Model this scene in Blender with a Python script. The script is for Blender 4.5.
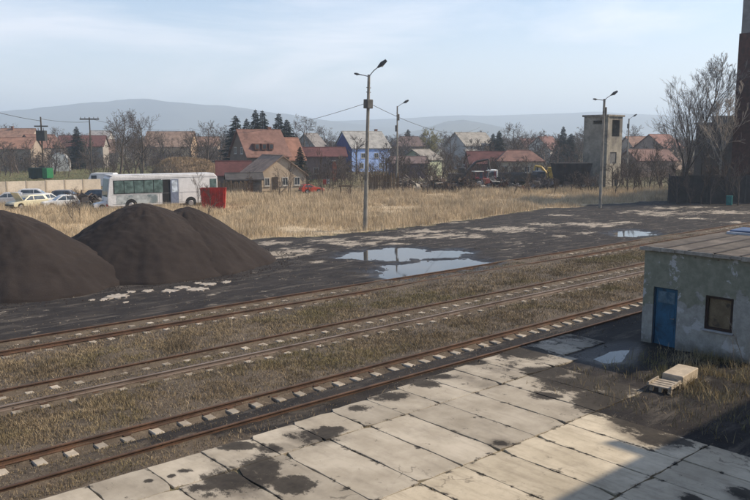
import bpy, bmesh, math, random
import numpy as np
from mathutils import Vector, Matrix, noise as mnoise

for o in list(bpy.data.objects): bpy.data.objects.remove(o)
SC = bpy.context.scene
COL = SC.collection
rnd = random.Random(7)
RNG = np.random.default_rng(11)

# ------------------------------------------------------------------ camera
# world frame: X runs along the railway, Y across it away from the viewer; metres
FPX, HOR, VPX, CAMH = 770.0, 142.0, 1255.0, 7.0     # measured on the 750x500 photograph
PITCH = math.atan((250 - HOR) / FPX)
AZ = math.atan2(VPX - 375, math.hypot(FPX, 250 - HOR))
FWD = Vector((math.cos(AZ) * math.cos(PITCH), math.sin(AZ) * math.cos(PITCH), -math.sin(PITCH)))
RGT = Vector((math.sin(AZ), -math.cos(AZ), 0))
UPV = RGT.cross(FWD)
cam = bpy.data.cameras.new('camera'); cam.sensor_width = 36; cam.lens = 36 * FPX / 750
cam.clip_start = 0.05; cam.clip_end = 30000
camo = bpy.data.objects.new('camera', cam); COL.objects.link(camo)
camo.matrix_world = Matrix((RGT, UPV, -FWD)).transposed().to_4x4()
camo.location = (0, 0, CAMH)
SC.camera = camo
SCR = AZ - math.pi / 2                                # heading of the picture's horizontal

# ------------------------------------------------------------------ light
SUNDIR = Vector((3.52, -2.36, 3.35)).normalized()     # towards the sun, from the shed's shadow
ELEV = math.asin(SUNDIR.z)
w = bpy.data.worlds.new('World'); SC.world = w; w.use_nodes = True
nt = w.node_tree; nt.nodes.clear()
N = nt.nodes.new; L = nt.links.new
out = N('ShaderNodeOutputWorld'); bg = N('ShaderNodeBackground'); bg.inputs[1].default_value = 0.15
sky = N('ShaderNodeTexSky'); sky.sky_type = 'NISHITA'; sky.sun_disc = False
sky.sun_elevation = ELEV; sky.sun_rotation = math.atan2(SUNDIR.x, SUNDIR.y)
sky.air_density = 1.0; sky.dust_density = 1.2; sky.ozone_density = 2.0; sky.altitude = 200
tc = N('ShaderNodeTexCoord'); mp = N('ShaderNodeMapping')
mp.inputs['Scale'].default_value = (1.0, 1.0, 4.6); mp.inputs['Rotation'].default_value = (0.10, -0.12, 0.3)
L(tc.outputs['Generated'], mp.inputs[0])
n1 = N('ShaderNodeTexNoise'); n1.inputs['Scale'].default_value = 2.3; n1.inputs['Detail'].default_value = 7; n1.inputs['Roughness'].default_value = .55
n1.inputs['Distortion'].default_value = .6
L(mp.outputs[0], n1.inputs['Vector'])
cr = N('ShaderNodeValToRGB'); cr.color_ramp.elements[0].position = .46; cr.color_ramp.elements[1].position = .66
cr.color_ramp.elements[0].color = (.05, .05, .05, 1); cr.color_ramp.elements[1].color = (.48, .48, .48, 1)
L(n1.outputs[0], cr.inputs[0])
mx = N('ShaderNodeMix'); mx.data_type = 'RGBA'
sz = N('ShaderNodeSeparateXYZ'); L(tc.outputs['Generated'], sz.inputs[0])
vl = N('ShaderNodeMapRange'); vl.interpolation_type = 'SMOOTHSTEP'; L(sz.outputs[2], vl.inputs[0]); vl.inputs[1].default_value = .05; vl.inputs[2].default_value = .55; vl.inputs[3].default_value = 1.0; vl.inputs[4].default_value = .12
ml = N('ShaderNodeMath'); ml.operation = 'MULTIPLY'; L(cr.outputs[0], ml.inputs[0]); L(vl.outputs[0], ml.inputs[1])   # the thin veil is thicker seen at a slant
hv = N('ShaderNodeMapRange'); hv.interpolation_type = 'SMOOTHSTEP'; L(sz.outputs[2], hv.inputs[0]); hv.inputs[1].default_value = .0; hv.inputs[2].default_value = .22; hv.inputs[3].default_value = .42; hv.inputs[4].default_value = 0.0
ad = N('ShaderNodeMath'); ad.operation = 'ADD'; ad.use_clamp = True; L(ml.outputs[0], ad.inputs[0]); L(hv.outputs[0], ad.inputs[1])   # milky air low over the plain
L(ad.outputs[0], mx.inputs[0]); L(sky.outputs[0], mx.inputs[6]); mx.inputs[7].default_value = (7.9, 7.6, 7.8, 1)
L(mx.outputs[2], bg.inputs[0]); L(bg.outputs[0], out.inputs[0])
sun = bpy.data.lights.new('sun', 'SUN'); sun.energy = 5.0; sun.angle = math.radians(.6); sun.color = (1, .85, .655)
suno = bpy.data.objects.new('sun', sun); COL.objects.link(suno)
suno.rotation_euler = (-SUNDIR).to_track_quat('-Z', 'Y').to_euler(); suno.location = (60, -60, 80)
SC.view_settings.view_transform = 'Standard'; SC.view_settings.look = 'None'
SC.view_settings.exposure = 0.26; SC.view_settings.gamma = 1
SC.render.engine = 'CYCLES'
SC.cycles.max_bounces = 5; SC.cycles.diffuse_bounces = 3; SC.cycles.glossy_bounces = 2; SC.cycles.volume_bounces = 1

# ------------------------------------------------------------------ helpers: pixels to places
def ray(x, y): return FWD * FPX + RGT * (x - 375) - UPV * (y - 250)
def gnd(x, y, z=0.0):
    d = ray(x, y); t = (z - CAMH) / d.z
    return Vector((d.x * t, d.y * t, z))
HF = Vector((math.cos(AZ), math.sin(AZ), 0))
def P(x, D):
    """ground point in picture column x, D metres ahead (level distance)"""
    k = D / (FPX * math.cos(PITCH) + 0 * math.sin(PITCH))
    p = HF * D + RGT * (x - 375) * D / math.hypot(FPX, 250 - HOR)
    return Vector((p.x, p.y, 0))
def MPP(D): return D / math.hypot(FPX, 250 - HOR)
def ZY(y, D): return CAMH + (HOR - y) * D / FPX * 0.985
def onX(x, y, X):
    d = ray(x, y); t = X / d.x
    return d.y * t, CAMH + d.z * t

# ------------------------------------------------------------------ helpers: objects
def tag(o, label=None, cat=None, group=None, kind=None):
    if label: o['label'] = label
    if cat: o['category'] = cat
    if group: o['group'] = group
    if kind: o['kind'] = kind
    return o
def thing(name, label, cat, loc=(0, 0, 0), rz=0, group=None):
    o = bpy.data.objects.new(name, None); COL.objects.link(o); o.empty_display_size = .2
    o.location = loc; o.rotation_euler = (0, 0, rz)
    return tag(o, label, cat, group)
def link(name, me, parent=None, loc=None, rot=None, scale=None):
    o = bpy.data.objects.new(name, me); COL.objects.link(o)
    if parent: o.parent = parent
    if loc is not None: o.location = loc
    if rot is not None: o.rotation_euler = rot
    if scale is not None: o.scale = scale
    return o
def npmesh(name, V, F, mat=None, smooth=False, attrs=None):
    V = np.asarray(V, np.float32); F = np.asarray(F, np.int32); k = F.shape[1]
    me = bpy.data.meshes.new(name)
    me.vertices.add(len(V)); me.vertices.foreach_set('co', V.ravel())
    me.loops.add(F.size); me.loops.foreach_set('vertex_index', F.ravel())
    me.polygons.add(len(F)); me.polygons.foreach_set('loop_start', np.arange(0, F.size, k, dtype=np.int32))
    me.polygons.foreach_set('loop_total', np.full(len(F), k, np.int32))
    if smooth: me.polygons.foreach_set('use_smooth', np.ones(len(F), bool))
    for n, a in (attrs or {}).items():
        at = me.attributes.new(n, 'FLOAT', 'POINT'); at.data.foreach_set('value', np.asarray(a, np.float32))
    me.update(calc_edges=True)
    if mat: me.materials.append(mat)
    return me
class MB:
    def __init__(s): s.v = []; s.f = []; s.m = Matrix()
    def add(s, vs, fs):
        b = len(s.v); s.v += [tuple(s.m @ Vector(v)) for v in vs]; s.f += [tuple(b + i for i in f) for f in fs]; return s
    def box(s, x0, x1, y0, y1, z0, z1):
        return s.add([(x0,y0,z0),(x1,y0,z0),(x1,y1,z0),(x0,y1,z0),(x0,y0,z1),(x1,y0,z1),(x1,y1,z1),(x0,y1,z1)],
                     [(0,3,2,1),(4,5,6,7),(0,1,5,4),(1,2,6,5),(2,3,7,6),(3,0,4,7)])
    def tube(s, p0, p1, r0, r1=None, n=8, cap=True):
        r1 = r0 if r1 is None else r1
        p0 = Vector(p0); p1 = Vector(p1); d = (p1 - p0).normalized()
        a = d.orthogonal().normalized(); b = d.cross(a)
        vs = [p0 + (a * math.cos(t) + b * math.sin(t)) * r0 for t in [2 * math.pi * i / n for i in range(n)]]
        vs += [p1 + (a * math.cos(t) + b * math.sin(t)) * r1 for t in [2 * math.pi * i / n for i in range(n)]]
        fs = [(i, (i + 1) % n, n + (i + 1) % n, n + i) for i in range(n)]
        if cap: fs += [tuple(range(n - 1, -1, -1)), tuple(range(n, 2 * n))]
        return s.add(vs, fs)
    def path(s, pts, r, n=6):
        for i in range(len(pts) - 1): s.tube(pts[i], pts[i + 1], r, r, n)
        return s
    def extr(s, poly, y0, y1, axis='y', top=None):
        """polygon in x,z extruded along y (top: polygon for the far end)"""
        n = len(poly); q = top or poly
        if axis == 'y': vs = [(a, y0, b) for a, b in poly] + [(a, y1, b) for a, b in q]
        elif axis == 'x': vs = [(y0, a, b) for a, b in poly] + [(y1, a, b) for a, b in q]
        else: vs = [(a, b, y0) for a, b in poly] + [(a, b, y1) for a, b in q]
        fs = [(i, (i + 1) % n, n + (i + 1) % n, n + i) for i in range(n)] + [tuple(range(n - 1, -1, -1)), tuple(range(n, 2 * n))]
        return s.add(vs, fs)
    def mesh(s, name, mat=None, bevel=0, seg=1, smooth=False):
        me = bpy.data.meshes.new(name); me.from_pydata(s.v, [], s.f)
        bm = bmesh.new(); bm.from_mesh(me)
        bmesh.ops.recalc_face_normals(bm, faces=bm.faces)
        if bevel: bmesh.ops.bevel(bm, geom=[e for e in bm.edges if len(e.link_faces) == 2 and e.calc_face_angle(0) > .5], offset=bevel, segments=seg, affect='EDGES', profile=.5)
        bm.to_mesh(me); bm.free()
        if smooth:
            for p in me.polygons: p.use_smooth = True
        if mat: me.materials.append(mat)
        return me
    def build(s, name, mat, parent=None, **k):
        return link(name, s.mesh(name, mat, **k), parent)

# ------------------------------------------------------------------ helpers: materials
class MT:
    def __init__(s, name):
        s.m = bpy.data.materials.new(name); s.m.use_nodes = True; s.t = s.m.node_tree
        s.p = s.t.nodes['Principled BSDF']; s._tc = None
    def n(s, t, **k):
        x = s.t.nodes.new(t)
        for a, b in k.items(): setattr(x, a, b)
        return x
    def l(s, a, b): s.t.links.new(a, b)
    def val(s, v, sock):
        if hasattr(v, 'is_output'): s.l(v, sock)
        elif isinstance(v, (tuple, list)): sock.default_value = tuple(v) + (1,) if (len(v) == 3 and sock.type == 'RGBA') else v
        else: sock.default_value = v
    def pos(s, kind='world'):
        if kind == 'world':
            return s.n('ShaderNodeNewGeometry').outputs['Position']
        return s.n('ShaderNodeTexCoord').outputs['Object']
    def noise(s, vec, scale, detail=4, rough=.55, dist=0):
        x = s.n('ShaderNodeTexNoise'); x.inputs['Scale'].default_value = scale; x.inputs['Detail'].default_value = detail
        x.inputs['Roughness'].default_value = rough; x.inputs['Distortion'].default_value = dist
        if vec is not None: s.l(vec, x.inputs['Vector'])
        return x.outputs[0]
    def scaled(s, vec, sc):
        x = s.n('ShaderNodeVectorMath', operation='MULTIPLY'); s.l(vec, x.inputs[0]); x.inputs[1].default_value = sc; return x.outputs[0]
    def math(s, op, a, b=0.0, c=0.0, clamp=False):
        x = s.n('ShaderNodeMath', operation=op); x.use_clamp = clamp
        s.val(a, x.inputs[0]); s.val(b, x.inputs[1]); s.val(c, x.inputs[2]); return x.outputs[0]
    def ss(s, v, lo, hi):
        x = s.n('ShaderNodeMapRange', interpolation_type='SMOOTHSTEP'); s.l(v, x.inputs[0])
        x.inputs[1].default_value = lo; x.inputs[2].default_value = hi; return x.outputs[0]
    def mix(s, f, a, b, blend='MIX'):
        x = s.n('ShaderNodeMix', data_type='RGBA', blend_type=blend)
        s.val(f, x.inputs[0]); s.val(a, x.inputs[6]); s.val(b, x.inputs[7]); return x.outputs[2]
    def attr(s, name): return s.n('ShaderNodeAttribute', attribute_name=name).outputs['Fac']
    def rand(s): return s.n('ShaderNodeObjectInfo').outputs['Random']
    def bump(s, h, strength=.4, dist=.02):
        x = s.n('ShaderNodeBump'); x.inputs['Strength'].default_value = strength; x.inputs['Distance'].default_value = dist
        s.l(h, x.inputs['Height']); s.l(x.outputs[0], s.p.inputs['Normal'])
    def done(s, col, rough=.85, spec=.25, metal=0):
        s.val(col, s.p.inputs['Base Color']); s.val(rough, s.p.inputs['Roughness'])
        s.p.inputs['Specular IOR Level'].default_value = spec; s.p.inputs['Metallic'].default_value = metal
        return s.m
def lerp(a, b, t): return tuple(x + (y - x) * t for x, y in zip(a, b))
_cache = {}
def plain(name, c, rough=.8, var=.3, scale=3.0, bump=.15, stain=None, stain_amt=.5, spec=.25, metal=0, objvar=0.0):
    """weathered surface: mottled colour, blotchy stains, fine relief"""
    key = name
    if key in _cache: return _cache[key]
    t = MT(name); v = t.pos('object')
    a = t.noise(v, scale, 6, .6); b = t.noise(v, scale * 9, 3, .6)
    d = tuple(x * (1 - var) for x in c); h = tuple(min(1, x * (1 + var * .7)) for x in c)
    col = t.mix(t.ss(a, .3, .7), d, h)
    col = t.mix(t.math('MULTIPLY', t.ss(b, .35, .75), .45), col, tuple(x * .6 for x in c))
    if stain:
        s_ = t.ss(t.noise(v, scale * .55, 5, .65, .4), .62 - .25 * stain_amt, .72 - .2 * stain_amt)
        col = t.mix(t.math('MULTIPLY', s_, .85), col, stain)
    if objvar:
        hs = t.n('ShaderNodeHueSaturation'); t.l(t.math('MULTIPLY_ADD', t.rand(), objvar * 2, 1 - objvar), hs.inputs['Value']); t.l(col, hs.inputs['Color']); col = hs.outputs[0]
    if bump: t.bump(b, bump, .02)
    _cache[key] = t.done(col, rough, spec, metal)
    return _cache[key]
def glass(name, c=(.03, .035, .04), rough=.12):
    if name in _cache: return _cache[name]
    t = MT(name); _cache[name] = t.done(t.mix(t.ss(t.noise(t.pos('object'), 2.2, 3), .35, .7), c, tuple(x * 2.2 for x in c)), rough, .5); return _cache[name]

# ------------------------------------------------------------------ numpy noise
def vnoise(x, y, seed=0):
    xi = np.floor(x).astype(np.int64); yi = np.floor(y).astype(np.int64); xf = x - xi; yf = y - yi
    def h(a, b):
        n = (a * 374761393 + b * 668265263 + seed * 1442695041) & 0x7fffffff
        n = ((n ^ (n >> 13)) * 1274126177) & 0x7fffffff
        return ((n ^ (n >> 16)) & 0xffff) / 65535.0
    u = xf * xf * (3 - 2 * xf); v = yf * yf * (3 - 2 * yf)
    return (h(xi, yi) * (1 - u) + h(xi + 1, yi) * u) * (1 - v) + (h(xi, yi + 1) * (1 - u) + h(xi + 1, yi + 1) * u) * v
def fbm(x, y, seed=0, oct=4):
    s = 0; a = .5; t = 0
    for i in range(oct): s = s + a * vnoise(x * 2 ** i, y * 2 ** i, seed + i); t += a; a *= .5
    return s / t
def sstep(v, lo, hi):
    t = np.clip((v - lo) / (hi - lo), 0, 1); return t * t * (3 - 2 * t)
def polydist(px, py, poly):
    """signed distance (positive inside) from points to polygon"""
    poly = np.asarray(poly, float); n = len(poly); d = np.full(px.shape, 1e9); ins = np.zeros(px.shape, bool)
    for i in range(n):
        ax, ay = poly[i]; bx, by = poly[(i + 1) % n]
        ex, ey = bx - ax, by - ay; wx, wy = px - ax, py - ay
        t = np.clip((wx * ex + wy * ey) / (ex * ex + ey * ey + 1e-12), 0, 1)
        d = np.minimum(d, np.hypot(wx - t * ex, wy - t * ey))
        c = ((ay > py) != (by > py)) & (px < (bx - ax) * (py - ay) / (by - ay + 1e-12) + ax)
        ins ^= c
    return np.where(ins, d, -d)
def pxpoly(pts): return [tuple(gnd(*p)[:2]) for p in pts]

# ================================================================== GROUND
TZ = dict(A=-.085, B=-.10, C=-.125)
DIPS = dict(A=[(.42, .27, 1.0)], B=[(-1.04, .2, .95), (.40, .25, .75)], C=[(-1.0, .22, .95), (.38, .25, .85)])
TRACKS = [('A', 16.82), ('B', 22.05), ('C', 27.95)]
PUD = {
 'big': [pxpoly([(374,271),(384,266),(410,262),(452,259),(470,257),(486,261),(497,264),(470,269.5),(430,275),(398,279.5),(384,277)]),
  pxpoly([(336,257),(352,252),(372,249.5),(395,247),(416,248),(428,251),(452,249.5),(468,251.5),(463,256.5),(436,257),(420,258),(402,261),(374,259.5)])],
 'small': [pxpoly([(612,233),(618,230.5),(634,229.5),(648,231),(652,234),(640,236.5),(620,236)])],
 'shed': [pxpoly([(592,358),(609,350.5),(631,348),(626,354),(621,361),(606,362)])],
}
def ground_fields(x, y):
    n1 = fbm(x * .35, y * .35, 3); n2 = fbm(x * 1.3, y * 1.3, 9); n3 = fbm(x * 4, y * 4, 21, 3)
    edge = 47.6 + 2.2 * np.sin(x * .11) + 2.5 * (n1 - .5) + np.where(x > 70, -1.0, 0) - np.clip(30 - x, 0, 30) * .02
    yard = sstep(y, 28.6, 29.3) * (1 - sstep(y + (n2 - .5) * 2.0, edge - .6, edge + .8))
    bed = sstep(y, 14.6, 15.6) * (1 - sstep(y, 28.5, 29.2))
    apron = sstep(x + (n2 - .5), 14.6, 16.2) * (1 - sstep(y, 15.6, 16.1))
    coal = sstep(x + (n1 - .5) * 6 + (n2 - .5) * 4, 6.5, 11) * sstep(y, 14.9, 15.2) * (1 - sstep(y + (n2 - .5) * .5, 16.9, 17.45))
    apron = np.maximum(apron, coal)
    straw = sstep(y + (n2 - .5) * 2.0, edge - .3, edge + 1.5) * (1 - sstep(x * HF.x + y * HF.y, 100, 118))
    h = -.06 + .05 * (n1 - .5) + .03 * (n2 - .5)
    h = h * (1 - yard) + yard * (-.01 + .06 * (n1 - .5) + .04 * (n2 - .5) + .015 * (n3 - .5))
    hb = -.105 + .04 * (n2 - .5) + .03 * (n3 - .5)
    for nm, yc in TRACKS:
        dy = y - yc; zt_ = TZ[nm]
        cov = np.exp(-(dy / 1.45) ** 6)
        lev_ = zt_ + .075 + .05 * (n2 - .5) + .03 * (n3 - .5)
        dip = np.zeros_like(y)
        for c_, w_, a_ in DIPS[nm]: dip = np.maximum(dip, a_ * np.exp(-((dy - c_) / w_) ** 4))
        lev_ = lev_ - .14 * dip
        hb = hb * (1 - cov) + lev_ * cov
    hb = hb + .07 * np.exp(-((y - 19.5) / .9) ** 2) + .07 * np.exp(-((y - 25) / 1.1) ** 2)
    h = h * (1 - bed) + hb * bed
    slab = (1 - sstep(y, 15.2, 16.2)) * (1 - sstep(x + (n2 - .5) * .6, 16.6, 18.6)) * sstep(y, -2, -1)
    slab2 = np.maximum((1 - sstep(y, 15.6, 16.3)) * sstep(y, 10.4, 11.2) * (1 - sstep(x, 20.4, 21.6)), (1 - sstep(y, 15.6, 16.3)) * sstep(y, 14.0, 14.5) * (1 - sstep(x, 23.8, 24.4)))
    sl = np.maximum(slab, slab2)
    h = h * (1 - sl) + sl * (-.045 + .012 * (n3 - .5))
    apr2 = apron * (1 - bed)
    h = np.where((apr2 > 0) & (sl < 1), h * (1 - apr2 * (1 - sl)) + apr2 * (1 - sl) * (.02 + .10 * (n2 - .5) + .03 * (n3 - .5)), h)
    wet = np.zeros_like(h)
    for k, polys in PUD.items():
        if 1:
            a = np.concatenate([np.asarray(q) for q in polys]); m = (x > a[:, 0].min() - 3) & (x < a[:, 0].max() + 3) & (y > a[:, 1].min() - 3) & (y < a[:, 1].max() + 3)
            if not m.any(): continue
            d = np.max([polydist(x[m], y[m], pl) for pl in polys], axis=0) + ((n2[m] - .5) * 1.7 + (n3[m] - .5) * .8 if k != 'shed' else (n2[m] - .5) * .15)
            lev = -.05
            tgt = lev + np.clip(-d * .10, -.07, .3)
            t = sstep(-d, .1, 2.2) if k != 'shed' else sstep(-d, .02, .5)
            h[m] = np.where(d > 0, tgt, np.maximum(h[m], lev + .004) * t + np.maximum(tgt, lev + .003) * (1 - t))
            wet[m] = np.maximum(wet[m], sstep(d, -1.4, -.1))
    return h, yard, bed, apron, straw, wet
PALE_PX = [(272,243,34,3),(300,251,30,4),(262,256,20,3),(330,240,30,2.5),(385,238,32,3),(318,262,10,2.5),(430,231,40,2.5),(505,229,36,4),(470,236,30,3),(545,224,22,2.5),
           (560,236,14,2),(600,226,22,2),(625,222,18,2),(640,211,22,1.5),(668,208,24,1.5),(655,215,18,1.5),(690,218,22,1.5),(720,213,22,1.5),(588,233,14,2),(700,207,20,1.2),
           (20,340.5,26,1.4),(65,334,14,1.2),(450,222,25,1.4),(395,244,20,1.6),(520,243,20,1.5),(560,215,20,1.3),(735,222,14,1.4)]
PALE_PX += [(275,254,45,5),(350,243,45,4),(430,236,45,4),(510,229,45,4),(590,224,40,3),(660,213,45,3),(720,212,40,2.5)]
PALE = []
for cx, cy, rx, ry in PALE_PX:
    c = gnd(cx, cy); a = gnd(cx + rx, cy) - c; b = gnd(cx, cy - ry) - c
    u = a.normalized(); PALE.append((c, u, a.length, abs(b.dot(HF))))
def pale_field(x, y):
    v = np.zeros_like(x)
    for c, u, la, lb in PALE:
        dx, dy = x - c.x, y - c.y; s = dx * u.x + dy * u.y; t = -dx * u.y + dy * u.x
        v = np.maximum(v, np.clip(1.25 - np.sqrt((s / la) ** 2 + (t / lb) ** 2), 0, 1))
    return v
def geo(a, b, n): return list(np.geomspace(a, b, n))
xs = np.array([-v for v in geo(.4, 6000, 46)[::-1]] + list(np.arange(0, 112, .2)) + [112 + v for v in geo(.3, 5900, 48)])
ys = np.array([-v for v in geo(.4, 6000, 34)[::-1]] + list(np.arange(0, 62, .2)) + [62 + v for v in geo(.3, 5900, 56)])
GX, GY = np.meshgrid(xs, ys); gx, gy = GX.ravel(), GY.ravel()
gh, f_yard, f_bed, f_apron, f_straw, f_wet = ground_fields(gx, gy)
gdist = gx * HF.x + gy * HF.y
f_green = sstep(gdist, 118, 140) * (1 - sstep(gx * RGT.x + gy * RGT.y, -30, 0)) * (1 - sstep(gdist, 240, 320))
f_pale = pale_field(gx, gy)
nx, ny = len(xs), len(ys)
I = np.arange(nx * ny).reshape(ny, nx)
GF = np.stack([I[:-1, :-1].ravel(), I[:-1, 1:].ravel(), I[1:, 1:].ravel(), I[1:, :-1].ravel()], 1)
def groundmat():
    t = MT('ground_soil'); v = t.pos()
    big = t.noise(v, .09, 5, .6); mid = t.noise(v, .7, 6, .62); fine = t.noise(v, 7, 5, .65); grit = t.noise(v, 38, 3, .7)
    field = t.mix(t.ss(big, .35, .65), (.155, .125, .075), (.10, .10, .05))
    field = t.mix(t.ss(mid, .4, .7), field, (.20, .165, .10))
    green = t.mix(t.ss(mid, .35, .65), (.095, .115, .045), (.15, .14, .065))
    col = t.mix(t.attr('green'), field, green)
    stc = t.mix(t.ss(mid, .3, .7), (.42, .34, .23), (.54, .44, .305))
    col = t.mix(t.ss(t.math('ADD', t.attr('straw'), t.math('MULTIPLY_ADD', fine, .6, -.3)), .35, .65), col, stc)
    bed = t.mix(t.ss(mid, .35, .65), (.070, .056, .043), (.125, .10, .075))
    bed = t.mix(t.ss(fine, .5, .75), bed, (.19, .155, .115))
    bed = t.mix(t.ss(grit, .5, .8), bed, (.04, .032, .026))
    col = t.mix(t.ss(t.math('ADD', t.attr('bed'), t.math('MULTIPLY_ADD', fine, .5, -.25)), .35, .65), col, bed)
    cin = t.mix(t.ss(mid, .35, .7), (.017, .015, .015), (.036, .031, .028))
    cin = t.mix(t.ss(t.noise(t.scaled(v, (.5, 2.2, 1)), .8, 7, .7), .50, .66), cin, (.085, .074, .062))
    cin = t.mix(t.ss(grit, .55, .8), cin, (.060, .053, .047))
    mc = t.math('MAXIMUM', t.attr('yard'), t.attr('apron'))
    col = t.mix(t.ss(t.math('ADD', mc, t.math('MULTIPLY_ADD', fine, .6, -.3)), .35, .6), col, cin)
    pl = t.math('ADD', t.math('MULTIPLY', t.attr('pale'), .62), t.math('MULTIPLY_ADD', t.noise(t.scaled(v, (.8, 1.5, 1)), .8, 8, .72), 3.4, -1.7))
    col = t.mix(t.math('MULTIPLY', t.math('MULTIPLY', t.ss(pl, .34, .62), t.attr('yard')), .85), col, t.mix(t.ss(fine, .3, .7), (.29, .25, .20), (.43, .38, .31)))
    col = t.mix(t.math('MULTIPLY', t.attr('wet'), .55), col, (.016, .014, .014))
    t.bump(t.math('ADD', t.math('MULTIPLY', fine, .7), t.math('MULTIPLY', grit, .3)), .55, .05)
    return t.done(col, t.math('MULTIPLY_ADD', t.attr('wet'), -.45, .92), .2)
gme = npmesh('ground', np.stack([gx, gy, gh], 1), GF, groundmat(), True,
             dict(yard=f_yard, bed=f_bed, apron=f_apron, straw=f_straw, wet=f_wet, green=f_green, pale=f_pale))
tag(link('ground', gme), kind='structure')
def hz(x, y): return float(ground_fields(np.array([float(x)]), np.array([float(y)]))[0][0])
def hzs(x, y): return ground_fields(np.asarray(x, float), np.asarray(y, float))[0]

# ------------------------------------------------------------------ water
def watermat():
    t = MT('water_surface'); v = t.pos()
    t.bump(t.noise(t.scaled(v, (1, 1, 1)), 6, 3), .03, .01)
    t.p.inputs['IOR'].default_value = 1.33
    return t.done(t.mix(t.ss(t.noise(v, .5, 4), .4, .7), (.03, .03, .03), (.05, .045, .04)), .03, .5)
WM = watermat()
def water_poly(polys, lab, grow=.6):
    for pl in polys:
        a = np.asarray(pl); c = a.mean(0); d = a - c; b = c + d * (1 + grow / np.maximum(np.linalg.norm(d, axis=1, keepdims=True), .2))
        if c[1] > 20: b[:, 1] = np.maximum(b[:, 1], 28.82)
        m = MB(); m.v = [(p[0], p[1], -.05) for p in b]; m.f = [tuple(range(len(b)))]
        me = bpy.data.meshes.new('puddle'); me.from_pydata(m.v, [], m.f); me.materials.append(WM)
        o = link('puddle', me); tag(o, lab, kind='structure')
water_poly(PUD['big'][:1], 'large rain puddle at the edge of the far railway track', .5)
water_poly(PUD['big'][1:], 'long shallow puddle behind the large one near the lamp post', .5)
water_poly(PUD['small'], 'small distant puddle in the dark yard', .4)
water_poly(PUD['shed'], 'small bright puddle beside the shed door', .06)

# ------------------------------------------------------------------ hills
def hill(pts, D, depth, seed):
    """ridge through (picture x, y) points at distance D, rising from the plain"""
    px = np.array([p[0] for p in pts], float); py = np.array([p[1] for p in pts], float)
    n = 120; m = 24
    tx = np.linspace(px[0], px[-1], n); top = np.interp(tx, px, py)
    V = []
    for j in range(m):
        s = j / (m - 1) * 2 - 1; prof = math.cos(s * math.pi / 2) ** 1.2
        for i in range(n):
            Dd = D + s * depth; p = P(tx[i], D) + HF * (s * depth)
            hgt = max(0, ZY(top[i], D)) * prof
            k = fbm(np.array([i * .13]), np.array([j * .3]), seed)[0]
            V.append((p.x, p.y, -3 + hgt * (1 + (.25 * (k - .5) if abs(s) > .1 else 0))))
    I = np.arange(n * m).reshape(m, n)
    F = np.stack([I[:-1, :-1].ravel(), I[:-1, 1:].ravel(), I[1:, 1:].ravel(), I[1:, :-1].ravel()], 1)
    t = 'hill_wood'
    if t not in _cache:
        q = MT(t); v = q.pos(); _cache[t] = q.done(q.mix(q.ss(q.noise(v, .004, 5), .4, .6), (.05, .05, .035), (.09, .085, .055)), .95, .1)
    tag(link('hill', npmesh('hill', V, F, _cache[t], True)), kind='structure')
hill([(-400,118),(-200,110),(-60,116),(20,112),(70,107),(110,103),(150,101),(190,103),(240,108),(300,116),(350,123),(420,130)], 3600, 700, 1)
hill([(250,128),(330,121),(400,118),(470,116),(560,113),(640,114),(720,118),(800,112),(1000,106),(1300,118)], 4200, 700, 2)
hill([(380,136),(420,129),(445,121),(462,119),(480,122),(520,130),(560,136)], 2700, 450, 3)

# ================================================================== RAILWAY
def rustmat():
    t = MT('rail_rust'); v = t.pos()
    a = t.noise(v, 1.5, 5, .6); b = t.noise(v, 20, 3)
    c = t.mix(t.ss(a, .35, .65), (.060, .037, .027), (.115, .065, .041)); c = t.mix(t.ss(b, .5, .75), c, (.06, .035, .028))
    return t.done(c, .75, .3)
RUST = rustmat()
def polishmat():
    t = MT('rail_head'); v = t.pos()
    c = t.mix(t.ss(t.noise(v, .6, 4), .35, .6), (.09, .06, .045), (.17, .135, .115))
    return t.done(c, .55, .5)
def sleepmat():
    t = MT('sleeper_concrete'); v = t.pos()
    c = t.mix(t.ss(t.noise(v, 3, 5), .3, .7), (.33, .285, .225), (.46, .41, .34))
    c = t.mix(t.ss(t.noise(v, 1.3, 4, .6), .55, .7), c, (.16, .13, .10))
    hs = t.n('ShaderNodeHueSaturation'); t.l(t.math('MULTIPLY_ADD', t.rand(), .5, .65), hs.inputs['Value']); t.l(c, hs.inputs['Color'])
    t.bump(t.noise(v, 30, 3), .3, .01)
    return t.done(hs.outputs[0], .9, .2)
SLEEP = sleepmat()
slm = MB().box(-.13, .13, -1.2, -.28, -.16, 0).box(-.13, .13, .28, 1.2, -.16, 0).box(-.09, .09, -.28, .28, -.16, -.03)
slme = slm.mesh('sleeper', SLEEP, bevel=.02)
plate = MB()
for s in (-.75, .75): plate.box(-.09, .09, s - .14, s + .14, 0, .022)
plme = plate.mesh('base_plate', RUST)
def railprofile():
    return [(a, b * .86) for a, b in [(-.07, 0), (.07, 0), (.07, .014), (.012, .03), (.012, .115), (.036, .125), (.036, .155), (.028, .162), (-.028, .162), (-.036, .155), (-.036, .125), (-.012, .115), (-.012, .03), (-.07, .014)]]
LABT = dict(A='nearest rusty railway track, beside the concrete slabs', B='middle railway track running through the dry grass', C='farthest railway track, along the edge of the dark yard')
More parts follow.
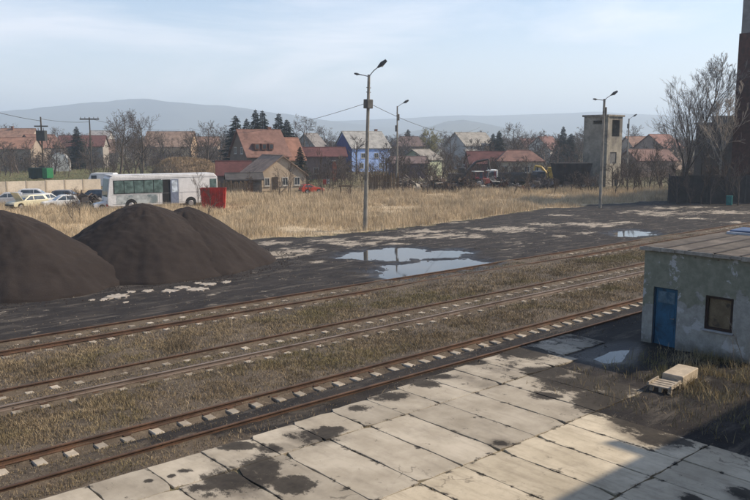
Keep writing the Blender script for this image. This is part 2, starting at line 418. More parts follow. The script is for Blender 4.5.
for nm, yc in TRACKS:
    t_ = thing('railway_track', LABT[nm], 'railway track', (0, yc, 0), 0, 'railway tracks')
    zt = TZ[nm]
    for s in (-.75, .75):
        m = MB(); xe = np.arange(-40, 300.1, 4.0); prof = railprofile()
        rings = []
        for x in xe:
            wob = (.02 * math.sin(x * .21 + yc) + .012 * math.sin(x * .53 + s))
            rings.append([(x, s + wob * .6 + a, zt + .022 + b + .012 * math.sin(x * .31 + s * 2)) for a, b in prof])
        for r0, r1 in zip(rings[:-1], rings[1:]):
            n = len(prof); m.add(r0 + r1, [(i, (i + 1) % n, n + (i + 1) % n, n + i) for i in range(n)])
        m.build('rail', RUST if nm != 'B' or s > 0 else polishmat(), t_)
    sp = .72; x = -2.0; k = 0
    while x < (34 if nm == 'A' else 62 if nm == 'B' else 84):
        link('sleeper', slme, t_, (x + rnd.uniform(-.05, .05), rnd.uniform(-.04, .04), zt + rnd.uniform(-.012, .008)), (rnd.uniform(-.012, .012), rnd.uniform(-.03, .03), rnd.uniform(-.04, .04)))
        x += sp; k += 1
    m = MB()
    x = -2.0
    while x < 62:
        m.m = Matrix.Translation((x, 0, zt)); 
        for s in (-.75, .75): m.box(-.09, .09, s - .14, s + .14, 0, .021)
        x += sp
    m.build('base_plates', RUST, t_)['kind'] = 'stuff'

# ================================================================== CONCRETE SLABS
DIRT_PX = [(238,480,48,18),(262,464,34,12),(295,484,30,11),(318,437,30,8),(275,449,18,6),(236,446,20,6),(330,430,20,5),(390,396,24,5),(425,384,20,4),
           (500,443,14,5),(600,402,30,14),(640,420,36,20),(570,385,34,9),(610,380,40,12),(545,372,24,5),(660,440,30,10),(205,487,22,5),(148,481,8,2.5),(172,476,5,2),(184,471,9,2.5),
           (520,352,22,5),(470,362,18,3),(548,396,18,4),(690,500,14,8),(742,495,16,9),(440,377,20,3),(358,408,16,4),(290,418,22,4)]
def slabmat():
    t = MT('slab_concrete'); v = t.pos(); r = t.rand()
    a = t.noise(v, .9, 6, .62); b = t.noise(v, 6, 5, .65); g = t.noise(v, 55, 3, .7)
    st = t.noise(t.scaled(v, (3.2, .55, 1)), 1.6, 5, .65)
    c = t.mix(t.ss(a, .32, .68), (.41, .355, .265), (.53, .465, .355))
    c = t.mix(t.math('MULTIPLY', t.ss(st, .45, .72), .5), c, (.25, .21, .155))
    c = t.mix(t.math('MULTIPLY', t.ss(b, .5, .8), .45), c, (.24, .21, .17))
    c = t.mix(t.math('MULTIPLY', t.ss(g, .55, .8), .35), c, (.19, .165, .14))
    sy = t.n('ShaderNodeSeparateXYZ'); t.l(v, sy.inputs[0]); old = t.ss(sy.outputs[1], 10.70, 10.74)      # the rows nearer the track are older and greyer
    c = t.mix(t.math('MULTIPLY', old, .55), c, t.mix(t.ss(a, .3, .7), (.24, .215, .18), (.36, .33, .285)))
    hs = t.n('ShaderNodeHueSaturation'); t.l(t.math('MULTIPLY_ADD', r, .30, .85), hs.inputs['Value']); t.l(c, hs.inputs['Color']); c = hs.outputs[0]
    # pits and coal-dust patches, placed where they lie on the slabs
    sep = t.n('ShaderNodeSeparateXYZ'); t.l(v, sep.inputs[0]); acc = None
    for cx, cy, rx, ry in DIRT_PX:
        p = gnd(cx, cy); u = gnd(cx + rx, cy) - p; q = gnd(cx, cy - ry) - p; ang = math.atan2(u.y, u.x); la = u.length; lb = max(.12, abs(q.dot(HF)))
        dx = t.math('SUBTRACT', sep.outputs[0], p.x); dy = t.math('SUBTRACT', sep.outputs[1], p.y)
        s_ = t.math('DIVIDE', t.math('ADD', t.math('MULTIPLY', dx, math.cos(ang)), t.math('MULTIPLY', dy, math.sin(ang))), la)
        k_ = t.math('DIVIDE', t.math('SUBTRACT', t.math('MULTIPLY', dy, math.cos(ang)), t.math('MULTIPLY', dx, math.sin(ang))), lb)
        d = t.math('SUBTRACT', 1.3, t.math('SQRT', t.math('ADD', t.math('MULTIPLY', s_, s_), t.math('MULTIPLY', k_, k_))))
        acc = d if acc is None else t.math('MAXIMUM', acc, d)
    acc = t.math('MAXIMUM', acc, 0.0)
    dn = t.math('ADD', t.math('MULTIPLY', acc, .85), t.math('MULTIPLY_ADD', t.noise(t.scaled(v, (1.3, .8, 1)), 1.3, 11, .78), 3.2, -1.72))
    rgt = t.ss(sep.outputs[0], 15.5, 20)
    dn = t.math('ADD', dn, t.math('MULTIPLY', rgt, .36))
    # grit gathered along the joints
    ob = t.n('ShaderNodeSeparateXYZ'); t.l(t.pos('object'), ob.inputs[0])
    jx = t.ss(t.math('ABSOLUTE', ob.outputs[0]), .50, .66); jy = None
    for Yj in (13.85, 10.72, 7.70):
        q = t.ss(t.math('ABSOLUTE', t.math('SUBTRACT', sep.outputs[1], Yj)), .17, .0); jy = q if jy is None else t.math('MAXIMUM', jy, q)
    jn = t.math('MULTIPLY_ADD', t.noise(v, 2.1, 6, .7), 2.4, -1.25)
    dn = t.math('MAXIMUM', dn, t.math('ADD', t.math('MULTIPLY', t.math('MAXIMUM', jx, jy), .28), jn))
    vo = t.n('ShaderNodeTexVoronoi', feature='DISTANCE_TO_EDGE'); vo.inputs['Scale'].default_value = .42
    wv = t.n('ShaderNodeVectorMath', operation='ADD'); t.l(v, wv.inputs[0]); nv = t.n('ShaderNodeTexNoise'); nv.inputs['Scale'].default_value = 1.6; nv.inputs['Detail'].default_value = 6; t.l(v, nv.inputs['Vector']); t.l(nv.outputs['Color'], wv.inputs[1]); t.l(wv.outputs[0], vo.inputs['Vector'])
    ck = t.math('MULTIPLY', t.ss(vo.outputs[0], .010, .003), t.ss(t.noise(v, .5, 3), .60, .66))
    c = t.mix(t.math('MULTIPLY', ck, .5), c, (.06, .05, .04))
    dm = t.ss(dn, .24, .46)
    sm = t.math('ADD', t.math('MULTIPLY', acc, .55), t.math('ADD', t.math('MULTIPLY', rgt, .35), t.math('MULTIPLY_ADD', t.noise(t.scaled(v, (.7, .45, 1)), 1.0, 7, .66), 2.2, -1.12)))
    c = t.mix(t.math('MULTIPLY', t.ss(sm, .0, .75), .72), c, (.085, .072, .058))
    c = t.mix(t.math('MULTIPLY', dm, .88), c, t.mix(t.ss(b, .3, .7), (.012, .0105, .010), (.032, .027, .023)))
    t.bump(t.math('ADD', t.math('MULTIPLY', b, .5), t.math('MULTIPLY', g, .5)), .35, .012)
    return t.done(c, .9, .2)
SLABM = slabmat()
pav = bpy.data.objects.new('concrete_pavement', None); COL.objects.link(pav); tag(pav, 'sunlit pavement of large worn concrete slabs', kind='structure')
def slabmesh(lx, ly, seed):
    r = random.Random(seed); pts = []
    def side(a, b, n):
        for i in range(n):
            t_ = i / n; p = Vector(a).lerp(Vector(b), t_)
            nrm = Vector((0, 0)) - (Vector(a) + Vector(b)) / 2; nrm.normalize()
            pts.append(p + nrm * (r.random() ** 4 * .035 + .002 + ((r.uniform(.0, .04) if r.random() < .65 else r.uniform(.05, .13)) if i == 0 else 0)))
    x, y = lx / 2 - .005, ly / 2 - .005
    side((-x, -y), (x, -y), 4); side((x, -y), (x, y), 8); side((x, y), (-x, y), 4); side((-x, y), (-x, -y), 8)
    return MB().extr([(p.x, p.y) for p in pts], -.14, 0, 'z').mesh('concrete_slab', SLABM, bevel=.006)
ROWS = [(13.85, 16.2), (10.72, 13.85), (7.70, 10.72), (4.68, 7.70), (1.66, 4.68)]
for ri, (y0, y1) in enumerate(ROWS):
    sx = 1.30; variants = {}
    x = -2.3 + (.0 if ri != 1 else .05)
    while x < 23.4:
        yy1 = y1; y0 = ROWS[ri][0]
        if ri == 0 and x > 20.9: y0 = 14.45
        if ri == 0: yy1 = 15.2 + max(0, x - 9) * .078
        lim = {0: 24.3, 1: 20.6, 2: 17.0, 3: 17.0, 4: 16}[ri]
        if x + sx <= lim + .4:
            key = (round(yy1 - y0, 2), rnd.randrange(4))
            if key not in variants: variants[key] = slabmesh(sx, yy1 - y0, hash(key) % 999 + ri)
            link('concrete_slab', variants[key], pav, (x + sx / 2, (y0 + yy1) / 2, rnd.uniform(-.006, .004)), (rnd.uniform(-.002, .002), rnd.uniform(-.004, .004), rnd.uniform(-.004, .004) + (math.pi if rnd.random() < .5 else 0)))
        x += sx

# ================================================================== PILES
def pilemat():
    t = MT('cinder'); v = t.pos()
    a = t.noise(v, .5, 5, .6); g = t.noise(v, 14, 5, .7); h = t.noise(v, 60, 3, .7)
    c = t.mix(t.ss(a, .35, .65), (.026, .0205, .0185), (.035, .028, .025))
    c = t.mix(t.math('MULTIPLY', t.ss(g, .5, .8), .5), c, (.055, .043, .036)); c = t.mix(t.math('MULTIPLY', t.ss(h, .55, .8), .6), c, (.014, .011, .011))
    t.bump(t.math('ADD', t.math('MULTIPLY', g, .6), t.math('MULTIPLY', h, .4)), .6, .05)
    return t.done(c, .95, .15)
PILEM = pilemat()
def pile(lab, pxc, D, H, rx, ry, seed, ridge=0.0, flat=.18):
    c = P(pxc, D); n, m = 200, 90
    q, th = np.meshgrid(np.arange(m + 1) / m, 2 * math.pi * np.arange(n) / n, indexing='ij'); q, th = q.ravel(), th.ravel()
    k = 1 + .32 * (fbm(np.cos(th) * 1.6 + 5, np.sin(th) * 1.6 + 5, seed) - .5)
    u = np.cos(th) * rx * q * k + np.sign(np.cos(th)) * ridge * np.minimum(1, np.abs(np.cos(th)) * 1.5) * np.minimum(1, q * 3)
    v = np.sin(th) * ry * q * k; fl = math.sqrt(1 + flat * flat)
    z = H * (1 - np.sqrt(q * q + flat * flat) / fl) / (1 - flat / fl) * (1 - .25 * np.maximum(0, q - .75))
    rill = np.sin(th * 41 + 9 * fbm(np.cos(th) * 3 + 7, np.sin(th) * 3 + 7, seed + 4)) * .5 * fbm(np.cos(th) * 7, np.sin(th) * 7 + q * 2, seed + 6)
    z = z + .09 * rill * sstep(q, .55, .8) * (1 - sstep(q, .9, 1.0)) + .26 * (fbm(u * .7, v * .7, seed + 2, 3) - .5) * (1 - q * .6) + .12 * (fbm(u * 3.1, v * 3.1, seed + 12, 2) - .5)
    V = np.stack([RGT.x * u + HF.x * v, RGT.y * u + HF.y * v, z - .06 - .14 * (q > .97)], 1)
    I = np.arange(n * (m + 1)).reshape(m + 1, n); J = np.roll(I, -1, 1)
    F = np.stack([I[:-1].ravel(), J[:-1].ravel(), J[1:].ravel(), I[1:].ravel()], 1)
    o = link('cinder_pile', npmesh('cinder_pile', V, F, PILEM, True), None, c)
    tag(o, lab, 'cinder pile', 'dark cinder piles in the yard')
pile('dark brown cinder pile cut by the left edge of the photo', -8, 38.6, ZY(210, 38.6) + .05, 6.1, 6.0, 5, 0.4, .14)
pile('broad dark brown cinder pile in the middle, in front of the bus', 140, 43.6, ZY(204, 43.6), 6.0, 6.3, 8, 0.45, .2)
pile('smaller dark cinder hump leaning on the right of the broad pile', 184, 45.0, ZY(206, 45.0), 5.4, 6.2, 13, 0.0, .14)

# pale concrete lumps lying flush in the yard by the piles
FR = [(117,296.5,11,2.6,'largest pale broken slab at the foot of the broad cinder pile'),(104,299.5,4,1.6,'small pale broken slab nearest the left cinder pile'),(126,302,3,1,'tiny pale chip in front of the largest broken slab'),
      (148,291,6,1.5,'thin pale broken slab just right of the largest one'),(170,291,9,1.9,'pale broken slab, nearest the track in the right-hand cluster'),(183,287.5,9,1.7,'long pale broken slab in the middle of the right-hand cluster'),
      (198,289.5,11,2,'wide pale broken slab at the front of the right-hand cluster'),(209,284,9,1.6,'pale broken slab at the back of the right-hand cluster'),(226,282,5,1.5,'pale broken slab at the right end of the cluster by the pile'),
      (131,292,5,1.1,'narrow pale broken slab behind the largest one'),(198,283,4,1,'small pale chip behind the right-hand cluster'),(92,300,3,.9,'smallest pale chip under the left cinder pile')]
FRM = plain('pale_lime', (.40, .355, .30), .9, .35, 2.5, .4, (.16, .14, .12), .3)
for i, (cx, cy, rx, ry, lab) in enumerate(FR):
    c = gnd(cx, cy); a = gnd(cx + rx, cy) - c; b = gnd(cx, cy - ry) - c; la = a.length; lb = max(.12, abs(b.dot(HF))); u = a.normalized(); v = Vector((-u.y, u.x, 0))
    r = random.Random(i + 40); n = 28; pts = []
    for k in range(n):
        th = 2 * math.pi * k / n; q = .55 + .6 * r.random()
        p = u * math.cos(th) * la * q + v * math.sin(th) * lb * q; pts.append((p.x, p.y))
    z = max(hz(c.x + px_, c.y + py_) for px_, py_ in pts[::4])
    o = MB().extr(pts, -.12, .018, 'z').build('slab_fragment', FRM)
    o.location = (c.x, c.y, min(z, hz(c.x, c.y) + .03)); tag(o, lab, 'slab fragment', 'pale broken slabs by the cinder piles')

# ================================================================== SHED
SX = 24.55; SY0, SY1 = 9.62, 13.62; SH = 3.32; SL = 14.0
shed = thing('shed', 'flat-roofed shed with peeling green and blue-grey plaster and a blue door', 'shed', (SX, SY0, 0))
def shedmat():
    t = MT('peeling_plaster'); v = t.pos('object'); sep = t.n('ShaderNodeSeparateXYZ'); t.l(v, sep.inputs[0])
    a = t.noise(v, .9, 7, .65, .3); b = t.noise(v, 3.5, 7, .7); g = t.noise(v, 22, 4, .7)
    c = t.mix(t.ss(b, .3, .7), (.26, .265, .245), (.38, .385, .36))                 # bare grey-blue render
    hgt = t.math('MULTIPLY', t.math('SUBTRACT', sep.outputs[2], 1.7), .22)
    gr = t.ss(t.math('ADD', a, hgt), .50, .55)
    c = t.mix(gr, c, t.mix(t.ss(b, .35, .65), (.19, .20, .155), (.26, .27, .215)))    # remains of green paint
    wh = t.ss(t.noise(v, 1.6, 7, .66, .3), .585, .62)
    c = t.mix(wh, c, (.44, .45, .45))
    br = t.ss(t.math('ADD', t.noise(v, 2.6, 6, .7), t.math('MULTIPLY', t.ss(sep.outputs[2], 3.4, 2.6), -.1)), .62, .66)
    c = t.mix(br, c, t.mix(g, (.06, .045, .035), (.13, .10, .08)))
    low = t.ss(t.math('ADD', sep.outputs[2], t.math('MULTIPLY', b, .5)), .75, .25)
    c = t.mix(t.math('MULTIPLY', low, .7), c, (.12, .11, .09))
    c = t.mix(t.math('MULTIPLY', t.ss(g, .5, .8), .35), c, (.10, .10, .08))
    t.bump(t.math('ADD', t.math('MULTIPLY', gr, .5), t.math('ADD', t.math('MULTIPLY', br, -.9), t.math('MULTIPLY', g, .3))), .6, .02)
    return t.done(c, .92, .15)
SHM = shedmat()
(dy1, dz1), (dy0, dz1b) = onX(654, 286, SX), onX(678, 290, SX)
dz1 = 2.06
dyA, dyB = dy0 - SY0, dy1 - SY0
(wy1, wz1), (wy0, wz1b) = onX(706, 295, SX), onX(734, 298.6, SX)
wz0 = onX(707, 329, SX)[1]; wyA, wyB = wy0 - SY0, wy1 - SY0
W4 = SY1 - SY0
def wall_with_holes(L0, L1, z0, z1, holes, x0, x1):
    """front wall in local y,z with rectangular openings, thickness x0..x1"""
    m = MB(); ysr = sorted({L0, L1} | {h[0] for h in holes} | {h[1] for h in holes}); zsr = sorted({z0, z1} | {h[2] for h in holes} | {h[3] for h in holes})
    for a, b in zip(ysr[:-1], ysr[1:]):
        run = None
        for c, d in zip(zsr[:-1], zsr[1:]):
            inside = any(h[0] <= a and b <= h[1] and h[2] <= c and d <= h[3] for h in holes)
            if not inside: m.box(x0, x1, a, b, c, d)
    return m
def weldmesh(m, name, mat):
    me = m.mesh(name, mat); bm = bmesh.new(); bm.from_mesh(me); bmesh.ops.remove_doubles(bm, verts=bm.verts, dist=.0005)
    seen = {}
    for f in bm.faces: seen.setdefault(tuple(sorted(v.index for v in f.verts)), []).append(f)
    kill = [f for fs in seen.values() if len(fs) > 1 for f in fs]
    bmesh.ops.delete(bm, geom=kill, context='FACES_ONLY'); bmesh.ops.recalc_face_normals(bm, faces=bm.faces); bm.to_mesh(me); bm.free(); return me
holes = [(dyA, dyB, -.2, dz1), (wyA, wyB, wz0, wz1)]
link('front_wall', weldmesh(wall_with_holes(0, W4, -.2, SH, holes, 0, .28), 'front_wall', SHM), shed)
MB().box(.28, SL, 0, .25, -.2, SH).build('side_wall', SHM, shed); MB().box(.28, SL, W4 - .25, W4, -.2, SH).build('side_wall', SHM, shed)
MB().box(SL - .25, SL, .25, W4 - .25, -.2, SH).build('rear_wall', SHM, shed)
MB().box(.28, SL - .25, .25, W4 - .25, -.2, .02).build('floor', plain('shed_floor', (.06, .055, .05)), shed)
BLUE = plain('door_blue', (.030, .115, .205), .6, .25, 2.5, .2, (.02, .05, .08), .3)
door = MB().box(.10, .15, dyA + .05, dyB - .05, .02, dz1 - .05).build('door', BLUE, shed)
DW = dyB - dyA
for k, (za, zb, y_a, y_b) in enumerate([(1.52, 1.92, dyA + .13, dyB - .13)]):
    MB().box(.085, .098, y_a, y_b, za, zb).build('door_panel', plain('door_pale_panel', (.10, .17, .22), .7, .3, 6, .2, (.03, .08, .13), .5), door)
for za, zb in ((.12, .72), (.80, 1.40)):
    MB().box(.088, .099, dyA + .13, dyB - .13, za, zb).build('door_panel', BLUE, door)
MB().tube((.05, dyA + .13, 1.02), (.098, dyA + .13, 1.02), .02, .02, 8).tube((.055, dyA + .13, 1.02), (.055, dyA + .25, 1.01), .012, .012, 6).build('handle', plain('dull_steel', (.25, .25, .25), .4, .2, 8, 0, metal=.8), door)
DARKW = plain('dark_frame', (.035, .022, .018), .7, .3, 5, .2)
m = MB().box(.06, .17, dyA - .0, dyA + .047, 0, dz1).box(.06, .17, dyB - .047, dyB, 0, dz1).box(.06, .17, dyA + .047, dyB - .047, dz1 - .047, dz1)
m.build('door_frame', plain('door_frame_blue', (.025, .07, .12), .7, .3, 5, .2), shed)
wf = MB().box(.03, .14, wyA, wyA + .09, wz0, wz1).box(.03, .14, wyB - .09, wyB, wz0, wz1).box(.03, .14, wyA + .09, wyB - .09, wz0, wz0 + .08).box(.03, .14, wyA + .09, wyB - .09, wz1 - .08, wz1).build('window', DARKW, shed)
MB().box(.085, .10, wyA + .092, wyB - .092, wz0 + .082, wz1 - .082).build('boarded_panel', plain('board_tan', (.17, .135, .085), .85, .3, 3, .3, (.06, .05, .04), .4), wf)
MB().box(-.07, .029, wyA - .06, wyB + .06, wz0 - .06, wz0 - .002).build('window_sill', plain('sill_grey', (.36, .37, .38), .9, .2, 4, .2), shed, bevel=.008)
# roof: long bitumen-covered concrete strips, joints along the building, thin broken cornice
RFM = plain('roof_felt', (.13, .112, .095), .9, .4, 1.6, .35, (.075, .064, .055), .6, objvar=.25)
nst = 5; over = .12
for k in range(nst):
    a = -over + (W4 + 2 * over) * k / nst; b = -over + (W4 + 2 * over) * (k + 1) / nst - .07
    MB().box(-.10, SL + .1, a, b, SH + .002, SH + .12).build('roof_strip', RFM, shed, bevel=.012).rotation_euler = (0, rnd.uniform(-.002, .0), 0)
for k in range(1, nst):
    yk = -over + (W4 + 2 * over) * k / nst - .035
    MB().box(-.09, SL + .09, yk - .055, yk + .055, SH + .10, SH + .135).build('tar_seam', plain('tar_black', (.035, .03, .027), .8, .3), shed)
cm = MB(); yv = -over - .02; r = random.Random(3)
FAS = plain('cornice_concrete', (.33, .31, .27), .9, .3, 4, .4)
while yv < W4 + over:
    ln = r.uniform(.25, .6); y2 = min(yv + ln, W4 + over + .02)
    MB().box(-.145 - r.uniform(0, .02), -.104, yv, y2 - .006, SH - .01 + r.uniform(-.02, .01), SH + .115 + r.uniform(-.02, .015)).build('cornice_piece', FAS, shed, bevel=.01)
    yv = y2
bx_y, bx_x = 10.6 - SY0, 9.0
pb = None
# skylight: find where pixel (745,234) meets the roof
d_ = ray(744, 234); tt = (SH + .12 - CAMH) / d_.z; skx, sky_ = d_.x * tt - SX, d_.y * tt - SY0
skl = thing('roof_hatch', 'small blue and white sheet hatch lying on the shed roof', 'roof hatch', (SX + skx, SY0 + sky_, SH + .12), .1)
MB().box(-.5, 1.2, -.55, .5, 0, .10).build('curb', plain('white_paint', (.55, .57, .6), .6, .2), skl, bevel=.01)
MB().box(-.40, 1.1, -.47, .42, .102, .16).build('cover', plain('blue_sheet', (.09, .13, .22), .5, .2), skl, bevel=.02)

# ---- pallet-like stacked concrete blocks in front of the shed
BLK = plain('pale_block', (.47, .40, .31), .9, .2, 3, .35, (.22, .18, .14), .2)
pc = gnd(681, 383); zb = hz(pc.x, pc.y)
b1 = MB().box(-.62, .62, -.3, .3, 0, .36).build('concrete_block', BLK, bevel=.02); b1.location = (pc.x + .12, pc.y + .1, zb - .03); b1.rotation_euler = (.02, 0, .12)
tag(b1, 'larger pale concrete block lying in the weeds by the shed', 'block')
pc2 = gnd(664, 390); zb2 = hz(pc2.x, pc2.y)
st_ = thing('wooden_crate', 'low pale slatted crate on the weeds before the larger block', 'crate', (pc2.x, pc2.y, zb2), .12)
CRW = plain('weathered_timber', (.36, .31, .25), .85, .35, 6, .3)
for k in range(3): MB().box(-.36, -.28 + .02, -.33 + .26 * k, -.24 + .26 * k, 0, .14).build('bearer', CRW, st_); 
for k in range(3): MB().box(.28, .36, -.33 + .26 * k, -.24 + .26 * k, 0, .14).build('bearer', CRW, st_)
for k in range(4): MB().box(-.38 + .2 * k, -.38 + .2 * k + .155, -.36, .36, .142, .175).build('slat', CRW, st_, bevel=.004)
MB().box(-.37, .37, -.34, -.30, .178, .24).build('rail', CRW, st_); MB().box(-.37, .37, .30, .34, .178, .24).build('rail', CRW, st_)

# ================================================================== VEGETATION PRIMITIVES
def grass_mesh(name, x, y, h, wd, z, mat, lean=.5, seed=0, nseg=1):
    """one bent blade (two or three triangles) per entry"""
    r = np.random.default_rng(seed); n = len(x); th = r.uniform(0, 2 * math.pi, n); la = r.uniform(0, 2 * math.pi, n); ll = np.abs(r.normal(0, lean, n)) * h
    cx, sx = np.cos(th) * wd / 2, np.sin(th) * wd / 2
    lx, ly = np.cos(la) * ll, np.sin(la) * ll
    V = np.empty((n, 5, 3)); hh = h * r.uniform(.45, .6, n)
    V[:, 0] = np.stack([x - cx, y - sx, z], 1); V[:, 1] = np.stack([x + cx, y + sx, z], 1)
    V[:, 2] = np.stack([x - cx * .8 + lx * .35, y - sx * .8 + ly * .35, z + hh], 1); V[:, 3] = np.stack([x + cx * .8 + lx * .35, y + sx * .8 + ly * .35, z + hh], 1)
    V[:, 4] = np.stack([x + lx, y + ly, z + h], 1)
    b = (np.arange(n) * 5)[:, None]
    F = np.concatenate([b + np.array([[0, 1, 3]]), b + np.array([[0, 3, 2]]), b + np.array([[2, 3, 4]])])
    rn = np.repeat(r.random(n), 5)
    return npmesh(name, V.reshape(-1, 3), F, mat, False, dict(rnd=rn))
def grassmat(name, c0, c1, c2, green=None):
    t = MT(name); v = t.pos(); r = t.attr('rnd')
    rp = t.n('ShaderNodeValToRGB'); e = rp.color_ramp.elements; e[0].color = c0 + (1,); e[1].color = c2 + (1,); x = e.new(.5); x.color = c1 + (1,)
    t.l(r, rp.inputs[0]); c = rp.outputs[0]
    c = t.mix(t.math('MULTIPLY', t.ss(t.noise(v, .45, 6, .68), .42, .62), .8), c, tuple(q * .5 for q in c1))
    if green: c = t.mix(t.math('MULTIPLY', t.ss(t.noise(v, .22, 4, .55), .50, .66), .75), c, green)
    return t.done(c, .85, .15)
STRAW = grassmat('dry_straw', (.44, .345, .22), (.58, .465, .315), (.70, .575, .40))
BEDG = grassmat('track_grass', (.16, .125, .078), (.285, .222, .142), (.47, .38, .25), (.21, .18, .085))
WEED = grassmat('shed_weeds', (.22, .18, .10), (.34, .28, .16), (.50, .41, .26), (.21, .20, .08))
FIELDG = grassmat('field_grass', (.14, .115, .065), (.21, .17, .10), (.32, .255, .16), (.15, .155, .065))
def in_view(x, y, m=60):
    f = x * HF.x + y * HF.y; s = x * RGT.x + y * RGT.y
    return (f > 3) & (np.abs(s) < f * (375 + m) / 775 + .5)

# between and beside the rails
n = 1500000; x = 1 + 95 * RNG.random(n) ** 1.5; y = RNG.uniform(15.3, 29.1, n)
cl = fbm(x * .9, y * .9, 31); fine = fbm(x * 3.5, y * 3.5, 37, 2)
dens = .18 + .82 * sstep(cl * .6 + fine * .4, .36, .62)
strip = np.zeros(n)
for yc, wdt, a in ((19.5, 1.5, 1.0), (24.9, 1.6, .85), (22.0, .55, .6), (27.6, .9, .5), (16.9, .6, .6), (15.6, .35, .5)): strip = np.maximum(strip, a * np.exp(-((y - yc) / wdt) ** 4))
strip = np.where((y < 17.9), strip * np.clip((13 - x) / 8, .10, 1), strip)
keep = (RNG.random(n) < dens * strip * np.clip(1.15 - x / 140, .3, 1)) & in_view(x, y, 110)
for nm, yc in TRACKS:
    keep &= (np.abs(np.abs(y - yc) - .75) > .07)
    for c_, w_, a_ in DIPS[nm]: keep &= (np.abs(y - yc - c_) > w_) | (RNG.random(n) < .22)
x, y = x[keep], y[keep]
h = .025 + .12 * RNG.random(len(x)) ** 1.6 * (.5 + fbm(x * .5, y * .5, 51)) ; dd = np.hypot(x, y)
h *= np.where(np.min([np.abs(y - yc) for _, yc in TRACKS], axis=0) < 1.0, .55, 1)
me = grass_mesh('track_grass', x, y, h, .004 + .00038 * dd, hzs(x, y) - .01, BEDG, .7, 1)
tag(link('track_grass', me), 'short dry grass and weeds between the railway tracks', 'grass', kind='stuff')
print('track blades', len(x))

# straw belt behind the yard
n = 850000; f = RNG.uniform(44, 116, n); s = RNG.uniform(-.58, .56, n) * f; x = HF.x * f + RGT.x * s; y = HF.y * f + RGT.y * s
_, yd, _, _, st, _ = ground_fields(x, y)
cl = .6 * fbm(x * .22, y * .22, 61) + .4 * fbm(x * .9, y * .9, 66)
keep = (RNG.random(n) < st * (.45 + .55 * sstep(cl, .22, .5)) * np.clip(f / 75, .5, 1)) & (y > 45)
x, y, f, cl = x[keep], y[keep], f[keep], cl[keep]
h = (.15 + .55 * RNG.random(len(x)) ** 1.5) * (.25 + 1.5 * sstep(cl, .3, .7))
tag(link('dry_grass', grass_mesh('dry_grass', x, y, h, .006 + .00024 * f, hzs(x, y) - .02, STRAW, .35, 2)), 'belt of tall straw-coloured dry grass behind the dark yard', 'grass', kind='stuff')
print('straw blades', len(x))
# field beyond
n = 260000; f = 108 + 150 * RNG.random(n) ** 1.4; s = RNG.uniform(-.56, .52, n) * f; x = HF.x * f + RGT.x * s; y = HF.y * f + RGT.y * s
h = .06 + .22 * RNG.random(n) ** 2
tag(link('field_grass', grass_mesh('field_grass', x, y, h, .01 + .00028 * f, hzs(x, y) - .02, FIELDG, .5, 3)), 'patchy green and brown rough grass around the village', 'grass', kind='stuff')
# weeds by the shed
n = 26000; x = RNG.uniform(17.6, 24.6, n); y = RNG.uniform(7.2, 13.4, n)
c1 = np.exp(-(((x - 21.9) / 1.9) ** 2 + ((y - 9.9) / 1.5) ** 2)) + .7 * np.exp(-((x - 24.2) / .35) ** 2) * (y < 12.0) + .12
keep = (RNG.random(n) < c1 * sstep(fbm(x * 1.6, y * 1.6, 77), .3, .6)) & ~((np.abs(x - pc.x - .12) < .6) & (np.abs(y - pc.y - .1) < .28)) & ~((np.abs(x - pc2.x) < .38) & (np.abs(y - pc2.y) < .36)) & ~((np.abs(x - 22.4) < .9) & (np.abs(y - 13.5) < .7))
x, y = x[keep], y[keep]
h = .06 + .32 * RNG.random(len(x)) ** 2.4
tag(link('weeds', grass_mesh('weeds', x, y, h, .014, hzs(x, y) - .01, WEED, .6, 4)), 'dry weeds and rough grass in front of the shed', 'grass', kind='stuff')
# joint weeds on the slabs
pts = []
for Y in (13.85, 10.72, 7.70):
    for k in range(320):
        xx = rnd.uniform(2, 20); 
        if fbm(np.array([xx * 1.2]), np.array([Y]), 5)[0] > .5: pts.append((xx, Y + rnd.gauss(0, .025)))
for k in range(900):
    xx = -2.3 + 1.3 * rnd.randrange(4, 16); yy = rnd.uniform(5, 15)
    if fbm(np.array([xx * 3.1]), np.array([yy * 1.1]), 15)[0] > .54: pts.append((xx + rnd.gauss(0, .02), yy))
a = np.array(pts); h = .02 + .07 * RNG.random(len(a)) ** 2
tag(link('joint_weeds', grass_mesh('joint_weeds', a[:, 0], a[:, 1], h, .012, np.full(len(a), -.03), BEDG, .9, 5)), 'small tufts of weed growing in the slab joints', 'grass', kind='stuff')
# gravel and coal crumbs along the near track and the yard
def crumbs(name, x, y, size, mat, seed, lab):
    r = np.random.default_rng(seed); n = len(x); z = hzs(x, y)
    base = np.array([(1, 0, -.3), (-.5, .87, -.3), (-.5, -.87, -.3), (0, 0, .75)]); V = np.empty((n, 4, 3)); th = r.uniform(0, 6.28, n); s = size[:, None]
    for k in range(4):
        b = base[k] * r.uniform(.7, 1.3, (n, 3)); V[:, k, 0] = x + (b[:, 0] * np.cos(th) - b[:, 1] * np.sin(th)) * size; V[:, k, 1] = y + (b[:, 0] * np.sin(th) + b[:, 1] * np.cos(th)) * size; V[:, k, 2] = z + b[:, 2] * size
    b = (np.arange(n) * 4)[:, None]; F = np.concatenate([b + np.array([q]) for q in ([0, 1, 3], [1, 2, 3], [2, 0, 3])])
    tag(link(name, npmesh(name, V.reshape(-1, 3), F, mat, False, dict(rnd=np.repeat(r.random(n), 4)))), lab, 'gravel', kind='stuff')
GRV = grassmat('crumb_stone', (.03, .027, .025), (.07, .058, .048), (.22, .19, .15))
n = 42000; x = 1 + 60 * RNG.random(n) ** 1.7; y = RNG.uniform(15.2, 28.9, n); k = in_view(x, y, 10); x, y = x[k], y[k]
crumbs('ballast', x, y, .012 + .03 * RNG.random(len(x)) ** 3, GRV, 6, 'dirty ballast stones in the track beds')
